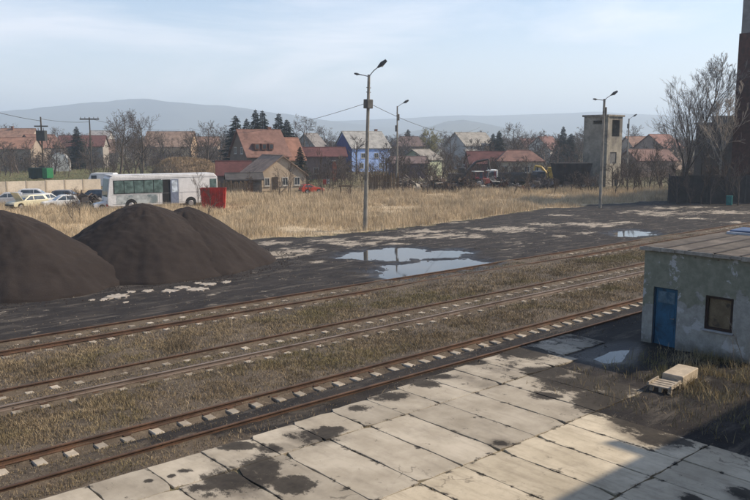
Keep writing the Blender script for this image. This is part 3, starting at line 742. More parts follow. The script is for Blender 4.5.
n = 16000; x = 6 + 70 * RNG.random(n); y = RNG.uniform(29.3, 47, n); k = in_view(x, y, 10); x, y = x[k], y[k]
crumbs('yard_gravel', x, y, .015 + .05 * RNG.random(len(x)) ** 4, GRV, 8, 'loose cinder lumps scattered over the dark yard')
n = 3000; x = RNG.uniform(16, 24.4, n); y = RNG.uniform(6.5, 15, n)
n = 5200; k_ = RNG.integers(0, 3, n); th = RNG.uniform(0, 6.283, n); rr = 1 + np.abs(RNG.normal(0, .13, n)); xx, yy = [], []
for i_, (pxc, D_, rx_, ry_) in enumerate(((-8, 38.6, 6.4, 6.0), (140, 43.6, 6.3, 6.3), (184, 45.0, 5.4, 6.2))):
    c_ = P(pxc, D_); m_ = k_ == i_; u_, v_ = np.cos(th[m_]) * rx_ * rr[m_], np.sin(th[m_]) * ry_ * rr[m_]; xx.append(c_.x + RGT.x * u_ + HF.x * v_); yy.append(c_.y + RGT.y * u_ + HF.y * v_)
xx, yy = np.concatenate(xx), np.concatenate(yy)
crumbs('pile_spill', xx, yy, .02 + .07 * RNG.random(n) ** 4, PILEM, 19, 'loose cinder lumps spilled round the foot of the piles')
n = 3000; x = RNG.uniform(16, 24.4, n); y = RNG.uniform(6.5, 15, n)
crumbs('apron_gravel', x, y, .008 + .03 * RNG.random(len(x)) ** 4, GRV, 9, 'crumbs and grit on the dirt before the shed')

# ================================================================== TREES
def barkmat(name, c, var=.35):
    return plain(name, c, .9, var, 3, .3)
def grow_tree(seed, H, trunk_r, spread, nlimb, levels=3, upward=.55, base=.25, twig=.02, wig=.12, kids=(7, 6), min_n=3):
    """lists of tapered segments: (trunk and limbs), (fine branches)"""
    r = random.Random(seed); big = []; fine = []
    def branch(p, d, Ln, rad, lev):
        segs = 6 if lev == 0 else 5 if lev == 1 else 3 if lev == 2 else 2
        dst = big if lev <= 1 else fine; pts = [p.copy()]; dirs = []
        for i in range(segs):
            d = (d + Vector((r.gauss(0, wig), r.gauss(0, wig), r.gauss(0, wig) + (upward * .18 if lev else .05)))).normalized()
            q = p + d * (Ln / segs); t0, t1 = i / segs, (i + 1) / segs
            ra = max(twig, rad * (1 - .8 * t0)); rb = max(twig * .8, rad * (1 - .8 * t1))
            dst.append((p.copy(), q.copy(), ra, rb)); pts.append(q.copy()); dirs.append(d.copy()); p = q
        if lev >= levels: return
        nk = nlimb if lev == 0 else kids[min(lev - 1, len(kids) - 1)]
        for k in range(nk):
            t = (base + (1 - base) * (k + r.random()) / nk) if lev == 0 else r.uniform(.2, 1)
            i = min(int(t * segs), segs - 1); o = pts[i].lerp(pts[i + 1], t * segs - i); dd = dirs[i]
            a = r.uniform(0, 6.283); side = dd.orthogonal().normalized(); side = Matrix.Rotation(a, 3, dd) @ side
            out_ = r.uniform(.5, 1.0) * spread
            nd = (dd * (upward if lev else upward * .9) + side * out_).normalized()
            if lev == 0: ln = H * (.62 - .42 * t) * r.uniform(.75, 1.15)
            else: ln = Ln * r.uniform(.38, .6) * (1.1 - .4 * t)
            branch(o, nd, ln, max(twig, rad * (1 - .75 * t) * (.5 if lev == 0 else .45)), lev + 1)
    branch(Vector((0, 0, 0)), Vector((0, 0, 1)), H * .93, trunk_r, 0)
    return big, fine
def tubes(segs, n=4, name='t', mat=None):
    if not segs: segs = [(Vector((0, 0, 0)), Vector((0, 0, .1)), .01, .01)]
    A = np.array([s[0][:] for s in segs]); B = np.array([s[1][:] for s in segs]); ra = np.array([s[2] for s in segs]); rb = np.array([s[3] for s in segs])
    d = B - A; d /= np.linalg.norm(d, axis=1, keepdims=True) + 1e-9
    ref = np.where(np.abs(d[:, 2:3]) < .9, np.array([[0, 0, 1.]]), np.array([[1., 0, 0]])); u = np.cross(d, ref); u /= np.linalg.norm(u, axis=1, keepdims=True); v = np.cross(d, u)
    V = np.empty((len(segs), 2 * n, 3))
    for k in range(n):
        c, s = math.cos(2 * math.pi * k / n), math.sin(2 * math.pi * k / n); o = u * c + v * s
        V[:, k] = A + o * ra[:, None]; V[:, n + k] = B + o * rb[:, None]
    b = (np.arange(len(segs)) * 2 * n)[:, None]
    F = np.concatenate([b + np.array([[k, (k + 1) % n, n + (k + 1) % n, n + k]]) for k in range(n)])
    return V.reshape(-1, 3), F
BARK = barkmat('bark_grey_brown', (.10, .08, .066)); TWIG = barkmat('twigs_brown', (.085, .064, .052)); BIRCH = barkmat('bark_birch', (.36, .32, .27)); TWIGP = barkmat('twigs_pale', (.33, .285, .24))
TWIGY = barkmat('twigs_willow', (.24, .215, .08))
class Proto:
    def __init__(s, seed, bm=None, tm=None, n=4, **k):
        big, fine = grow_tree(seed, **k)
        V, F = tubes(big, 6); s.trunk = npmesh('trunk', V, F, bm or BARK, True); V, F = tubes(fine, 3); s.crown = npmesh('crown', V, F, tm or TWIG)
        s.H = k['H']; s.big, s.fine = big, fine
        print('tree', seed, len(big), len(fine))
    def put(s, name, lab, cat, loc, H, rz, group=None, wscale=1.0):
        o = thing(name, lab, cat, (loc.x, loc.y, -.08), rz, group); q = H / s.H; o.scale = (q * wscale, q * wscale, q)
        link('trunk', s.trunk, o); link('crown', s.crown, o); return o
POP = Proto(3, BARK, TWIGP, H=16, trunk_r=.26, spread=.78, nlimb=24, levels=4, upward=.95, base=.14, twig=.013, wig=.10, kids=(9, 5, 4))
ROUND = [Proto(21 + i, H=9, trunk_r=.2, spread=.95, nlimb=12, levels=3, upward=.55, base=.25, twig=.017, wig=.14, kids=(8, 6)) for i in range(3)]
SHRUB = [Proto(41 + i, H=3, trunk_r=.05, spread=.85, nlimb=10, levels=2, upward=.8, base=.05, twig=.011, wig=.15, kids=(9,)) for i in range(3)]
WILLOW = Proto(61, BARK, TWIGY, H=9, trunk_r=.25, spread=.9, nlimb=16, levels=3, upward=.6, base=.25, twig=.03, wig=.14, kids=(9, 7))
BIR = Proto(71, BIRCH, TWIGP, H=10, trunk_r=.12, spread=.6, nlimb=14, levels=3, upward=.9, base=.3, twig=.013, wig=.12, kids=(7, 5))
SAP = Proto(81, BIRCH, TWIGP, H=2.4, trunk_r=.022, spread=.5, nlimb=5, levels=1, upward=1.0, base=.3, twig=.007, wig=.06)

def conifer(seed, H, R):
    r = random.Random(seed); segs = [(Vector((0, 0, 0)), Vector((0, 0, H)), H * .018, .02)]
    V = []; F = []; nw = int(H * 4.5)
    for i in range(nw):
        t = .08 + .92 * (i / nw); z = H * t; L = R * (1 - t) ** .8 * r.uniform(.6, 1.25) + .12
        for k in range(13):
            a = r.uniform(0, 6.283); d = Vector((math.cos(a), math.sin(a), r.uniform(-.4, .05))); L2 = L * r.uniform(.45, 1.2)
            side = Vector((-d.y, d.x, 0))
            for s in range(4):
                q = (s + .5) / 4; c = Vector((0, 0, z)) + d * L2 * q; wd = L2 * .34 * (1.1 - q) + .1
                for e in (-1, 1):
                    b = len(V); tip = c + side * e * wd + d * L2 * .22 + Vector((0, 0, r.uniform(-.18, .02)))
                    V += [tuple(c - d * L2 * .12), tuple(c + d * L2 * .2 + Vector((0, 0, .05))), tuple(tip)]; F.append((b, b + 1, b + 2))
    tv, tf = tubes(segs, 6)
    return npmesh('trunk', tv, tf, BARK, True), npmesh('crown', V, F, plain('spruce_needles', (.014, .024, .016), .9, .5, 1.0, 0))
CON = [conifer(5 + i, 10, 2.3 + .3 * i) for i in range(2)]
def put_con(lab, px, ytop, D, wsc=1.0, v=0, group='dark spruces'):
    H = ZY(ytop, D); c = P(px, D); o = thing('spruce_tree', lab, 'tree', (c.x, c.y, -.05), rnd.uniform(0, 6), group); q = H / 10
    o.scale = (q * wsc * 1.35, q * wsc * 1.35, q); link('trunk', CON[v][0], o); link('crown', CON[v][1], o)

# ================================================================== HOUSES
def house_block(root, L_, W_, ev, rd, wallm, roofm, ox=0, oy=0, rot=0, hip=0, over=.35, names=('wall', 'roof'), thick=.16):
    M = Matrix.Translation((ox, oy, 0)) @ Matrix.Rotation(rot, 4, 'Z')
    m = MB(); m.m = M; x, y = L_ / 2, W_ / 2
    if hip <= 0: m.extr([(-y, -.3), (y, -.3), (y, ev), (0, rd - .02), (-y, ev)], -x, x, 'x')
    else: m.box(-x, x, -y, y, -.3, ev)
    wall = m.build(names[0], wallm, root)
    m = MB(); m.m = M; sl = (rd - ev) / y; yo = y + over; ze = ev - sl * over; xo = x + over; xr = xo - hip
    for s in (-1, 1):
        m.add([(-xo, s * yo, ze), (xo, s * yo, ze), (xr, 0, rd), (-xr, 0, rd), (-xo, s * yo, ze + thick), (xo, s * yo, ze + thick), (xr, 0, rd + thick), (-xr, 0, rd + thick)],
              [(0, 1, 2, 3), (4, 5, 6, 7), (0, 1, 5, 4), (1, 2, 6, 5), (2, 3, 7, 6), (3, 0, 4, 7)])
        if hip > 0: m.add([(s * xo, -yo, ze), (s * xo, yo, ze), (s * xr, 0, rd), (s * xo, -yo, ze + thick), (s * xo, yo, ze + thick), (s * xr, 0, rd + thick)], [(0, 1, 2), (3, 4, 5), (0, 1, 4, 3), (1, 2, 5, 4), (2, 0, 3, 5)])
    roof = m.build(names[1], roofm, root)
    m = MB(); m.m = M; m.tube((-xr, 0, rd + thick), (xr, 0, rd + thick), .09, .09, 6).build('ridge_cap', roofm, roof)
    return wall, roof, M
FRW = plain('window_frame_white', (.5, .48, .44), .7, .15); GLS = glass('window_glass')
def window(root, M, face, u, z, L_, W_, w_=1.0, h_=1.2, fm=None, gm=None, name='window'):
    """face: S = towards the viewer (-y), W = left end (-x), E = right end (+x)"""
    q = MB(); g = MB(); s = MB()
    if face == 'S': T = M @ Matrix.Translation((u, -W_ / 2, z))
    elif face == 'W': T = M @ Matrix.Translation((-L_ / 2, u, z)) @ Matrix.Rotation(-math.pi / 2, 4, 'Z')
    else: T = M @ Matrix.Translation((L_ / 2, u, z)) @ Matrix.Rotation(math.pi / 2, 4, 'Z')
    q.m = g.m = s.m = T; a, b, t = w_ / 2, h_ / 2, .09
    q.box(-a, -a + t, -.06, .05, -b, b).box(a - t, a, -.06, .05, -b, b).box(-a + t, a - t, -.06, .05, -b, -b + t).box(-a + t, a - t, -.06, .05, b - t, b).box(-.03, .03, -.05, .05, -b + t, b - t)
    f = q.build(name, fm or FRW, root); g.box(-a + t, a - t, -.03, -.012, -b + t, b - t).build('pane', gm or GLS, f)
    s.box(-a - .08, a + .08, -.14, -.065, -b - .08, -b - .005).build('sill', fm or FRW, f)
FRONT = []
def house(name, lab, px, D, rz, L_, W_, yev, yrd, wallc, roofc, wins=(), hip=0, chim=None, cat='house', ev=None, rd=None, group=None, door=None, roof_rough=.85):
    c = P(px, D); t = thing(name, lab, cat, (c.x, c.y, 0), SCR + math.radians(rz), group)
    ev = ZY(yev, D) if ev is None else ev; rd = ZY(yrd, D) if rd is None else rd
    wm = plain('plaster_%02d%02d%02d' % tuple(int(q * 99) for q in wallc), wallc, .9, .18, .6, .15, tuple(q * .55 for q in wallc), .1)
    if px < 700 and D > 140: FRONT.append((px, D, L_ / MPP(D)))
    gq = sum(roofc) / 3; roofc = tuple((q * .72 + gq * .28) * .82 for q in roofc)
    rm = plain('tiles_%02d%02d%02d' % tuple(int(q * 99) for q in roofc), roofc, roof_rough, .3, .9, .3, tuple(q * .5 for q in roofc), .35)
    wall, roof, M = house_block(t, L_, W_, ev, rd, wm, rm, hip=hip)
    for wv in wins: window(t, M, wv[0], wv[1], wv[2], L_, W_, *(wv[3:] or ()))
    if chim:
        for cxx, cyy, hh in chim: MB().box(cxx - .3, cxx + .3, cyy - .3, cyy + .3, rd - 1.2, rd + hh).box(cxx - .36, cxx + .36, cyy - .36, cyy + .36, rd + hh, rd + hh + .12).build('chimney', plain('chimney_brick', (.20, .095, .065), .9, .3, 4, .3), roof)
    if door: MB().box(door[0] - .5, door[0] + .5, -W_ / 2 - .05, -W_ / 2 - .003, 0, 2.1).build('door', plain('door_brown', (.10, .055, .03), .7, .3), t)
    return t, M
ORANGE = (.36, .145, .065); RED = (.23, .075, .05); BRN = (.20, .115, .075); DRED = (.15, .04, .035)
# --- the big tiled house with a wing, left of centre
t, M = house('tiled_house', 'tall house with steep faded red tiled roof behind the low brown house', 259, 133, 33, 7.6, 7.6, 155, 130.5, (.17, .135, .11), (.26, .12, .085), [('W', -1.5, 5.6, 1, 1.1), ('W', 1.2, 5.6, 1, 1.1), ('S', -2.2, 2.4), ('S', 1.5, 2.4)], chim=[(2.2, .6, .5)])
w2, r2, M2 = house_block(t, 4.0, 5.6, 4.2, 7.6, plain('wing_plaster', (.33, .25, .175), .9, .2), plain('wing_tiles', (.24, .125, .09), .85, .3, .9, .3), ox=5.5, oy=.6, names=('wing_wall', 'wing_roof'))
window(t, M2, 'E', -1, 5.2, 4.0, 5.6); window(t, M2, 'S', .6, 2.2, 4.0, 5.6)
for k, (xx, zz) in enumerate(((-1.9, 6.0), (-.6, 6.0), (.7, 6.0))):    # dormer windows seen as a dark row
    yb = -3.8 * (1 - (zz - ZY(155, 133)) / (ZY(130.5, 133) - ZY(155, 133)))
    d_ = MB().box(xx - .42, xx + .42, yb - .75, yb + .5, zz - .25, zz + .75).build('dormer', plain('dormer_wood', (.17, .08, .055), .85, .3), t)
    MB().box(xx - .3, xx + .3, yb - .77, yb - .752, zz - .1, zz + .6).build('pane', GLS, d_)
# --- the low brown-roofed house in front of it: gable towards us
t, M = house('brown_roofed_house', 'low house with brown gabled roof and beige gable facing the tracks', 272, 115, 30 + 90, 7.4, 7.4, 174, 156, (.42, .335, .245), (.36, .23, .15), [])
for u, zc, ww, hh in ((-2.3, 1.35, .9, 1.2), (-.4, 1.35, .9, 1.2), (2.4, 1.35, .8, 1.2)): window(t, M, 'W', u, zc, 7.4, 7.4, ww, hh)
MB().box(-3.77, -3.703, .7, 1.6, 0, 2.0).build('door', plain('door_dark', (.06, .045, .035)), t)
house('lean_to', 'low dark red roofed outbuilding left of the brown-roofed house', 233, 122, 12, 5.0, 4.5, 174, 162, (.14, .11, .10), DRED, [('S', 0, 1.4, .8, .9)], cat='outbuilding')
house('dark_shed', 'small dark grey shed against the left of the brown-roofed house', 243, 108, 14, 4.6, 3.4, 179, 174, (.075, .07, .065), (.09, .08, .075), [], cat='shed', door=(.6,))
house('red_barn', 'long low dark red roofed barn right of the tiled house', 322, 150, 10, 8.5, 6, 156, 148, (.16, .12, .11), (.17, .05, .045), [('S', -1.5, 1.6)], cat='barn')
house('grey_gabled_house', 'pale grey gabled house behind the dark red barn', 311, 185, 70, 7, 6, 148, 134, (.35, .33, .31), (.24, .22, .21), [('W', 0, 4.0)])
# --- the blue house
t, M = house('blue_house', 'bright blue house with pale grey roof and dark blue gable', 362, 190, 29, 10.4, 9.4, 147.3, 132, (.33, .46, .78), (.38, .37, .34), [('S', -2.2, 3.8, 1.1, 1.2), ('S', 1.4, 3.8, 1.1, 1.2), ('S', -2.6, 1.4, 1.1, 1.2), ('S', 2.6, 1.4)], chim=[(4.2, .6, .6)])
t2 = MB(); t2.m = M; hw = 4.7
t2.extr([(-hw + .02, 0), (hw - .02, 0), (hw - .02, 5.55), (0, 9.0), (-hw + .02, 5.55)], -5.235, -5.203, 'x').build('gable_panel', plain('gable_navy', (.040, .050, .20), .7, .25, 2, .2), t)  # thin panel makes the left gable a much darker blue than the walls
house('pale_green_house', 'small house with pale green wall and weathered light roof right of the thin lamp post', 421, 165, 55, 6.5, 6.5, 159, 150, (.38, .42, .30), (.30, .27, .23), [('W', 0, 1.6)])
house('mauve_shed', 'low mauve-brown shed left of the pale green house', 408, 155, 10, 7, 5, 163, 157, (.17, .13, .15), (.20, .13, .12), [('S', -1, 1.6)], cat='shed')
house('steep_gabled_house', 'house with steep dark gable and light roof, right of the willow', 470, 205, 30, 9.5, 9, 145, 133, (.45, .43, .40), (.36, .33, .28), [('S', 1, 3.6), ('S', 3.4, 3.6)])
house('tall_brown_house', 'brown house with hipped roof behind the mauve shed', 409, 230, 10, 9, 8, 146, 137, (.26, .19, .16), (.22, .14, .12), [('S', -2, 4), ('S', 2, 4)], hip=2)
house('red_hipped_building', 'long cream building with orange-red hipped roof behind the scrapyard', 519, 150, -4, 8.6, 6.5, 160.5, 151, (.42, .37, .29), (.30, .14, .095), [('S', -3, 1.9), ('S', -1, 1.9), ('S', 1.2, 1.9), ('S', 3, 1.9)], hip=2.4)
house('dark_red_annex', 'dark red low-roofed building left of the orange-red hipped roof', 487, 152, 4, 7.5, 6, 163, 152, (.20, .10, .09), (.16, .05, .045), [('S', 0, 1.6)], cat='building')
house('white_gabled_house', 'red-roofed house with a white gable among bare trees', 545, 245, 50, 9, 8.5, 149, 137, (.52, .49, .44), (.24, .10, .075), [('W', 0, 5.0)], chim=[(2, 1, .6)])
house('far_red_house', 'red-roofed far house left of the white-gabled one', 535, 265, 8, 10, 8, 147, 139, (.40, .33, .27), (.27, .115, .08), [('S', 0, 4)])
# --- left of the picture
house('orange_roofed_house', 'wide house with bright orange roof cut by the left edge', 6, 195, 6, 14.5, 9, 148.5, 138, (.34, .28, .22), (.37, .17, .095), [('S', -4, 2.6), ('S', -1, 2.6), ('S', 2, 2.6), ('S', 5, 2.6)])
house('upper_orange_house', 'taller orange-roofed house behind the wide orange one', 19, 232, 6, 9.5, 8, 139.5, 129, (.40, .33, .26), (.37, .19, .115), [('S', 0, 6)], chim=[(-1.5, -.5, .7)])
house('dark_gabled_house', 'house with dark gable and red-brown roof behind the transformer pole', 40, 205, 60, 8.5, 8, 147, 135, (.30, .25, .21), (.24, .11, .075), [('W', 1, 3), ('W', -1.5, 3)])
house('crimson_roofed_house', 'house with crimson roof beside the pole with the crossarm', 83, 215, 8, 12, 8, 146, 136, (.30, .27, .24), (.20, .07, .06), [('S', -3, 3), ('S', 0, 3), ('S', 3, 3)])
house('white_walled_house', 'white-walled low house right of the crimson roof', 100, 235, 20, 8, 7, 152, 140, (.56, .52, .46), (.28, .17, .12), [('S', -1.5, 2), ('S', 1.5, 2)])
house('far_white_house', 'distant house with pale roof above the crimson-roofed house', 101, 310, 0, 8, 7, 139, 131, (.5, .47, .43), (.45, .41, .37), [('S', 0, 6)])
house('peach_house', 'long house with peach-coloured roof behind the straw mound', 171, 235, -3, 14, 8, 146, 132, (.42, .30, .20), (.47, .28, .17), [('S', -4, 2.8), ('S', 0, 2.8), ('S', 4, 2.8)])
house('far_peach_house', 'distant house with light orange roof right of the peach house', 205, 290, 4, 10, 8, 146, 137, (.45, .36, .28), (.42, .22, .13), [('S', 0, 4)])
# --- right of the tower
house('right_orange_house', 'orange-roofed house just right of the derelict concrete tower', 641, 215, 12, 9, 8, 147, 137, (.42, .34, .27), (.36, .19, .12), [('S', -2, 3), ('S', 2, 3)])
house('right_red_house', 'red-roofed house left of the tall bare tree', 659, 200, 40, 9.5, 8, 147, 135, (.33, .25, .2), (.29, .12, .085), [('S', 1, 3.5)])
house('right_low_house', 'low house with weathered red roof behind the brush', 648, 160, 15, 9, 7, 160, 150, (.30, .22, .17), (.26, .13, .095), [('S', -1, 2)])

# greenhouse arch
gc = P(59, 190); g = thing('greenhouse', 'small white arched greenhouse left of the crimson-roofed house', 'greenhouse', (gc.x, gc.y, 0), SCR + .3)
m = MB(); arc = [(2.2 * math.cos(a), 3.2 * math.sin(a) + 1.2) for a in np.linspace(0, math.pi, 13)]
m.extr([(2.2, -.2)] + arc + [(-2.2, -.2)], -3, 3, 'y').build('cover', plain('film_white', (.55, .55, .53), .5, .15), g)
for yy in (-3.0, -1, 1, 3.0): MB().path([(a * 1.02, yy, b * 1.01) for a, b in arc], .05, 5).build('hoop', plain('hoop_steel', (.3, .3, .3), .5), g)

# ---- derelict concrete tower (its walls follow the railway's directions)
tp = P(607, 122); TW = 4.3
tw = thing('concrete_tower', 'derelict square concrete tower with an empty window opening near its top', 'tower', (tp.x, tp.y, 0), 0)
TH = ZY(114, 122)
CON1 = plain('tower_concrete', (.27, .245, .20), .92, .35, .5, .3, (.10, .09, .08), .6)
# local: near corner (-x,-y) at origin; left face x=0 (shaded), right face y=0 (sunlit)
lh = [(.6, 2.9, TH - 1.5, TH - .8)]
link('left_wall', weldmesh(wall_with_holes(0, TW, -.3, TH - .4, [(.5, 2.7, TH - 1.55, TH - 1.0)], 0, .3), 'left_wall', CON1), tw)
rw = MB(); hs_ = [(1.3, 3.5, TH - 3.5, TH - .9), (1.0, 2.9, 3.6, 5.4), (2.6, 3.6, -.3, 2.0)]
xsr = sorted({.3, TW - .3} | {h[0] for h in hs_} | {h[1] for h in hs_}); zsr = sorted({-.3, TH - .4} | {h[2] for h in hs_} | {h[3] for h in hs_})
for a, b in zip(xsr[:-1], xsr[1:]):
    for c_, d_ in zip(zsr[:-1], zsr[1:]):
        if not any(h[0] <= a and b <= h[1] and h[2] <= c_ and d_ <= h[3] for h in hs_): rw.box(a, b, 0, .3, c_, d_)
link('right_wall', weldmesh(rw, 'right_wall', CON1), tw)
MB().box(TW - .3, TW, 0, TW, -.3, TH - .4).build('far_wall', CON1, tw); MB().box(.3, TW - .3, TW - .3, TW, -.3, TH - .4).build('far_wall', CON1, tw)
MB().box(-.25, TW + .25, -.25, TW + .25, TH - .398, TH - .1).build('roof_slab', CON1, tw, bevel=.03)
MB().box(-.12, -.003, -.12, -.003, -.3, TH - .4).box(-.003, .25, -.12, -.003, -.3, TH - .4).build('corner_pier', CON1, tw)
MB().box(.303, TW - .303, .303, TW - .303, TH - 4.3, TH - 4.1).build('floor_slab', CON1, tw)
MB().box(1.0, 2.9, .12, .2, 3.6, 5.4).build('window_board', plain('board_grey', (.12, .12, .12)), tw)
for zz in (6.4, 3.1): MB().box(-.05, -.003, .26, TW, zz, zz + .22).build('band', CON1, tw)

# ---- brick tower and derelict buildings at the right edge
BRK = plain('dark_brick', (.085, .042, .034), .92, .35, 2.5, .35, (.05, .03, .028), .4)
GRC = plain('grey_render', (.095, .084, .074), .92, .3, .7, .3, (.10, .09, .08), .4)
bp = P(732.5, 94)
bt = thing('brick_tower', 'tall dark brick tower with a grey top at the right edge', 'tower', (bp.x, bp.y, 0), 0)
zc = ZY(36, 94)
MB().box(0, 7, -7, 0, -.3, zc).build('shaft', BRK, bt); MB().box(.2, 6.8, -6.8, -.12, zc + .002, ZY(2, 94)).build('top_storey', plain('top_grey', (.19, .19, .19), .9, .25, .8, .2), bt)
MB().box(-.12, 7.12, -7.12, .12, zc - .35, zc - .003).build('ledge', GRC, bt) if False else None
for k in range(3): MB().box(-.08, -.003, -6.2, -4.9, 4 + 5 * k, 6 + 5 * k).build('window', glass('dark_glass', (.012, .012, .014)), bt)
MB().box(.1, 6.9, -6.9, -.05, ZY(2, 94) + .002, ZY(2, 94) + .3).build('cap', GRC, bt)
gp = P(735, 99)
gb = thing('grey_block', 'low grey derelict building with light frames left of the brick tower', 'building', (gp.x, gp.y, 0), 0)
gz = ZY(124, 99)
GW = 5.2
ghs = [(.7, 1.9, gz - 2.6, gz - 1.2), (2.8, 4.2, gz - 2.6, gz - 1.2), (.7, 1.9, 2.6, 4.2), (2.8, 4.2, 2.6, 4.2)]
link('front_wall', weldmesh(wall_with_holes(0, GW, -.3, gz, ghs, 0, .3), 'front_wall', GRC), gb)
MB().box(.3, 8, 0, .3, -.3, gz).build('side_wall', GRC, gb); MB().box(.3, 8, GW - .3, GW, -.3, gz).build('side_wall', GRC, gb); MB().box(7.7, 8, .3, GW - .3, -.3, gz).build('rear_wall', GRC, gb)
MB().box(-.2, 8.2, -.05, GW + .2, gz + .002, gz + .25).build('roof_slab', plain('roof_light', (.19, .175, .155)), gb)
MB().box(1, 4, .8, 3.6, gz + .252, gz + 1.1).build('roof_box', plain('roof_light', (.19, .175, .155)), gb)
for a, b, c_, d_ in ghs: MB().box(.1, .16, a, b, c_, d_).build('window', glass('dark_glass'), gb)
wp = P(671, 90.5)
lw = thing('dark_wall', 'low dark wall along the foot of the grey building', 'wall', (wp.x, wp.y, 0), SCR - math.radians(3))
for k in range(5):
    MB().box(k * 2.2, k * 2.2 + 2.16, -.12, .12, -.3, ZY(176, 90.5) + (.1 * math.sin(k * 2))).build('panel', plain('dark_panel', (.045, .04, .038), .9, .35, 1.2, .3), lw)  # every panel has the same very dark mottled colour
for k in range(6): MB().box(k * 2.2 - .1, k * 2.2 + .06, -.2, -.125, -.3, ZY(174, 90.5)).build('post', plain('dark_post', (.06, .055, .05)), lw)
tb = gnd(729, 205); bn = thing('litter_bin', 'small teal bin at the foot of the brick tower', 'bin', (tb.x, tb.y, 0), .3)
MB().extr([(-.3, 0), (.3, 0), (.36, .95), (-.36, .95)], -.3, .3, 'y').build('body', plain('teal_plastic', (.03, .17, .16), .5, .2), bn, bevel=.03)
MB().box(-.4, .4, -.34, .34, .952, 1.05).build('lid', plain('teal_plastic', (.03, .17, .16), .5, .2), bn, bevel=.03)

# ---- the building the picture is taken from (seen only by its shadow on the slabs)
STEEL_ = plain('spout_steel', (.12, .11, .10), .6, .3); KY = -SUNDIR.y / SUNDIR.z; BH = (8.42 + .6) / KY
db = thing('depot_building', 'long building beside the viewpoint whose shadow falls across the slabs', 'building', (0, -.6, 0), 0)
MB().box(-30, 44, -10, 0, -.3, BH).build('wall', GRC, db); MB().box(-30.3, 44.3, -10.3, .0, BH + .002, BH + .02).build('roof', RFM, db)
kx = SUNDIR.x / SUNDIR.z
MB().box(15.5 + kx * BH - .13, 15.5 + kx * BH + .13, .003, 1.0, BH - .28, BH - .04).build('roof_spout', STEEL_, db)

# ================================================================== POLES AND WIRES
CPOLE = plain('pole_concrete', (.27, .245, .205), .9, .3, 1.5, .2, (.12, .105, .09), .35); LAMPM = plain('lamp_housing', (.06, .06, .06), .5, .2); STEEL = plain('weathered_steel', (.10, .095, .09), .6, .3)
def lamp_post(lab, base, H, arms, r0=.17, r1=.10, lean=(0, 0), box=None, woodish=False):
    t = thing('lamp_post', lab, 'lamp post', (base.x, base.y, -.05), 0, 'lamp posts along the yard'); t.rotation_euler = (lean[1], lean[0], 0)
    # tapered octagonal pole with a lighter channel face
    m = MB(); m.tube((0, 0, -.3), (0, 0, H), r0, r1, 10).build('pole', CPOLE, t)
    for k, (dx, up, ln, big) in enumerate(arms):
        e = RGT * dx
        a0 = Vector((0, 0, H - .15)); a1 = a0 + e * ln * .5 + Vector((0, 0, up * .6)); a2 = a0 + e * ln + Vector((0, 0, up))
        MB().path([a0, a1, a2], .035, 6).build('arm', STEEL, t)
        d = (a2 - a1).normalized(); hl = MB(); s = big
        p0 = a2 - d * .05; p1 = a2 + d * .75 * s; mid = a2 + d * .35 * s
        hl.tube(p0, mid, .06 * s, .17 * s, 8).tube(mid, p1, .17 * s, .10 * s, 8); lp = hl.build('lamp_head', LAMPM, t)
        MB().tube(mid - Vector((0, 0, .10 * s)), mid - Vector((0, 0, .2 * s)), .12 * s, .08 * s, 8).build('lens', plain('lamp_lens', (.35, .35, .33), .3), lp)
    if box: 
        for zz, side, sz in box: MB().box(side * r0 - sz, side * r0 + sz, -.2, .2, zz - .45, zz + .45).build('switch_box', STEEL, t, bevel=.02)
    for zz in (H - 1.0, H - 1.35): MB().tube((-.22, 0, zz), (.22, 0, zz), .03, .03, 6).build('bracket', STEEL, t)
    return t
b1_ = gnd(365, 230); H1 = ZY(68, b1_.dot(HF)) - .55
dL = math.radians(1.55)
p1t = lamp_post('nearest tall leaning concrete lamp post with two lamps, left of the puddles', b1_, H1, [(1, .75, .7, 1.1), (-1, .15, .75, .55)], .19, .11, (0, 0))
p1t.rotation_euler = Matrix.Rotation(dL, 3, HF).to_euler()
MB().box(-.3, .3, -.25, .25, H1 - 2.6, H1 - 1.9).build('junction_box', STEEL, p1t, bevel=.03)
b2_ = gnd(397, 190); H2 = ZY(104, b2_.dot(HF)) - .3
lamp_post('thin dark lamp post with one raised lamp, right of the blue house', b2_, H2, [(1, .6, .9, 1.1)], .16, .10, box=[(H2 - 1.6, 1, .12), (H2 - 3.2, -1, .1)])
b3_ = gnd(600, 208); H3 = ZY(97, b3_.dot(HF)) - .2
lamp_post('lamp post with two lamps standing in front of the derelict tower', b3_, H3, [(1, .55, .7, 1.0), (-1, .1, .75, .6)], .17, .12, box=[(H3 - 1.3, 1, .1)])
b4_ = P(628, 150); H4 = ZY(117, 150) - .3
lamp_post('distant lamp post with curved arm right of the derelict tower', b4_, H4, [(1, .6, .8, 1.0)], .17, .12, box=[(H4 - 1.4, -1, .12)])
WOODP = plain('pole_wood', (.085, .065, .05), .9, .3)
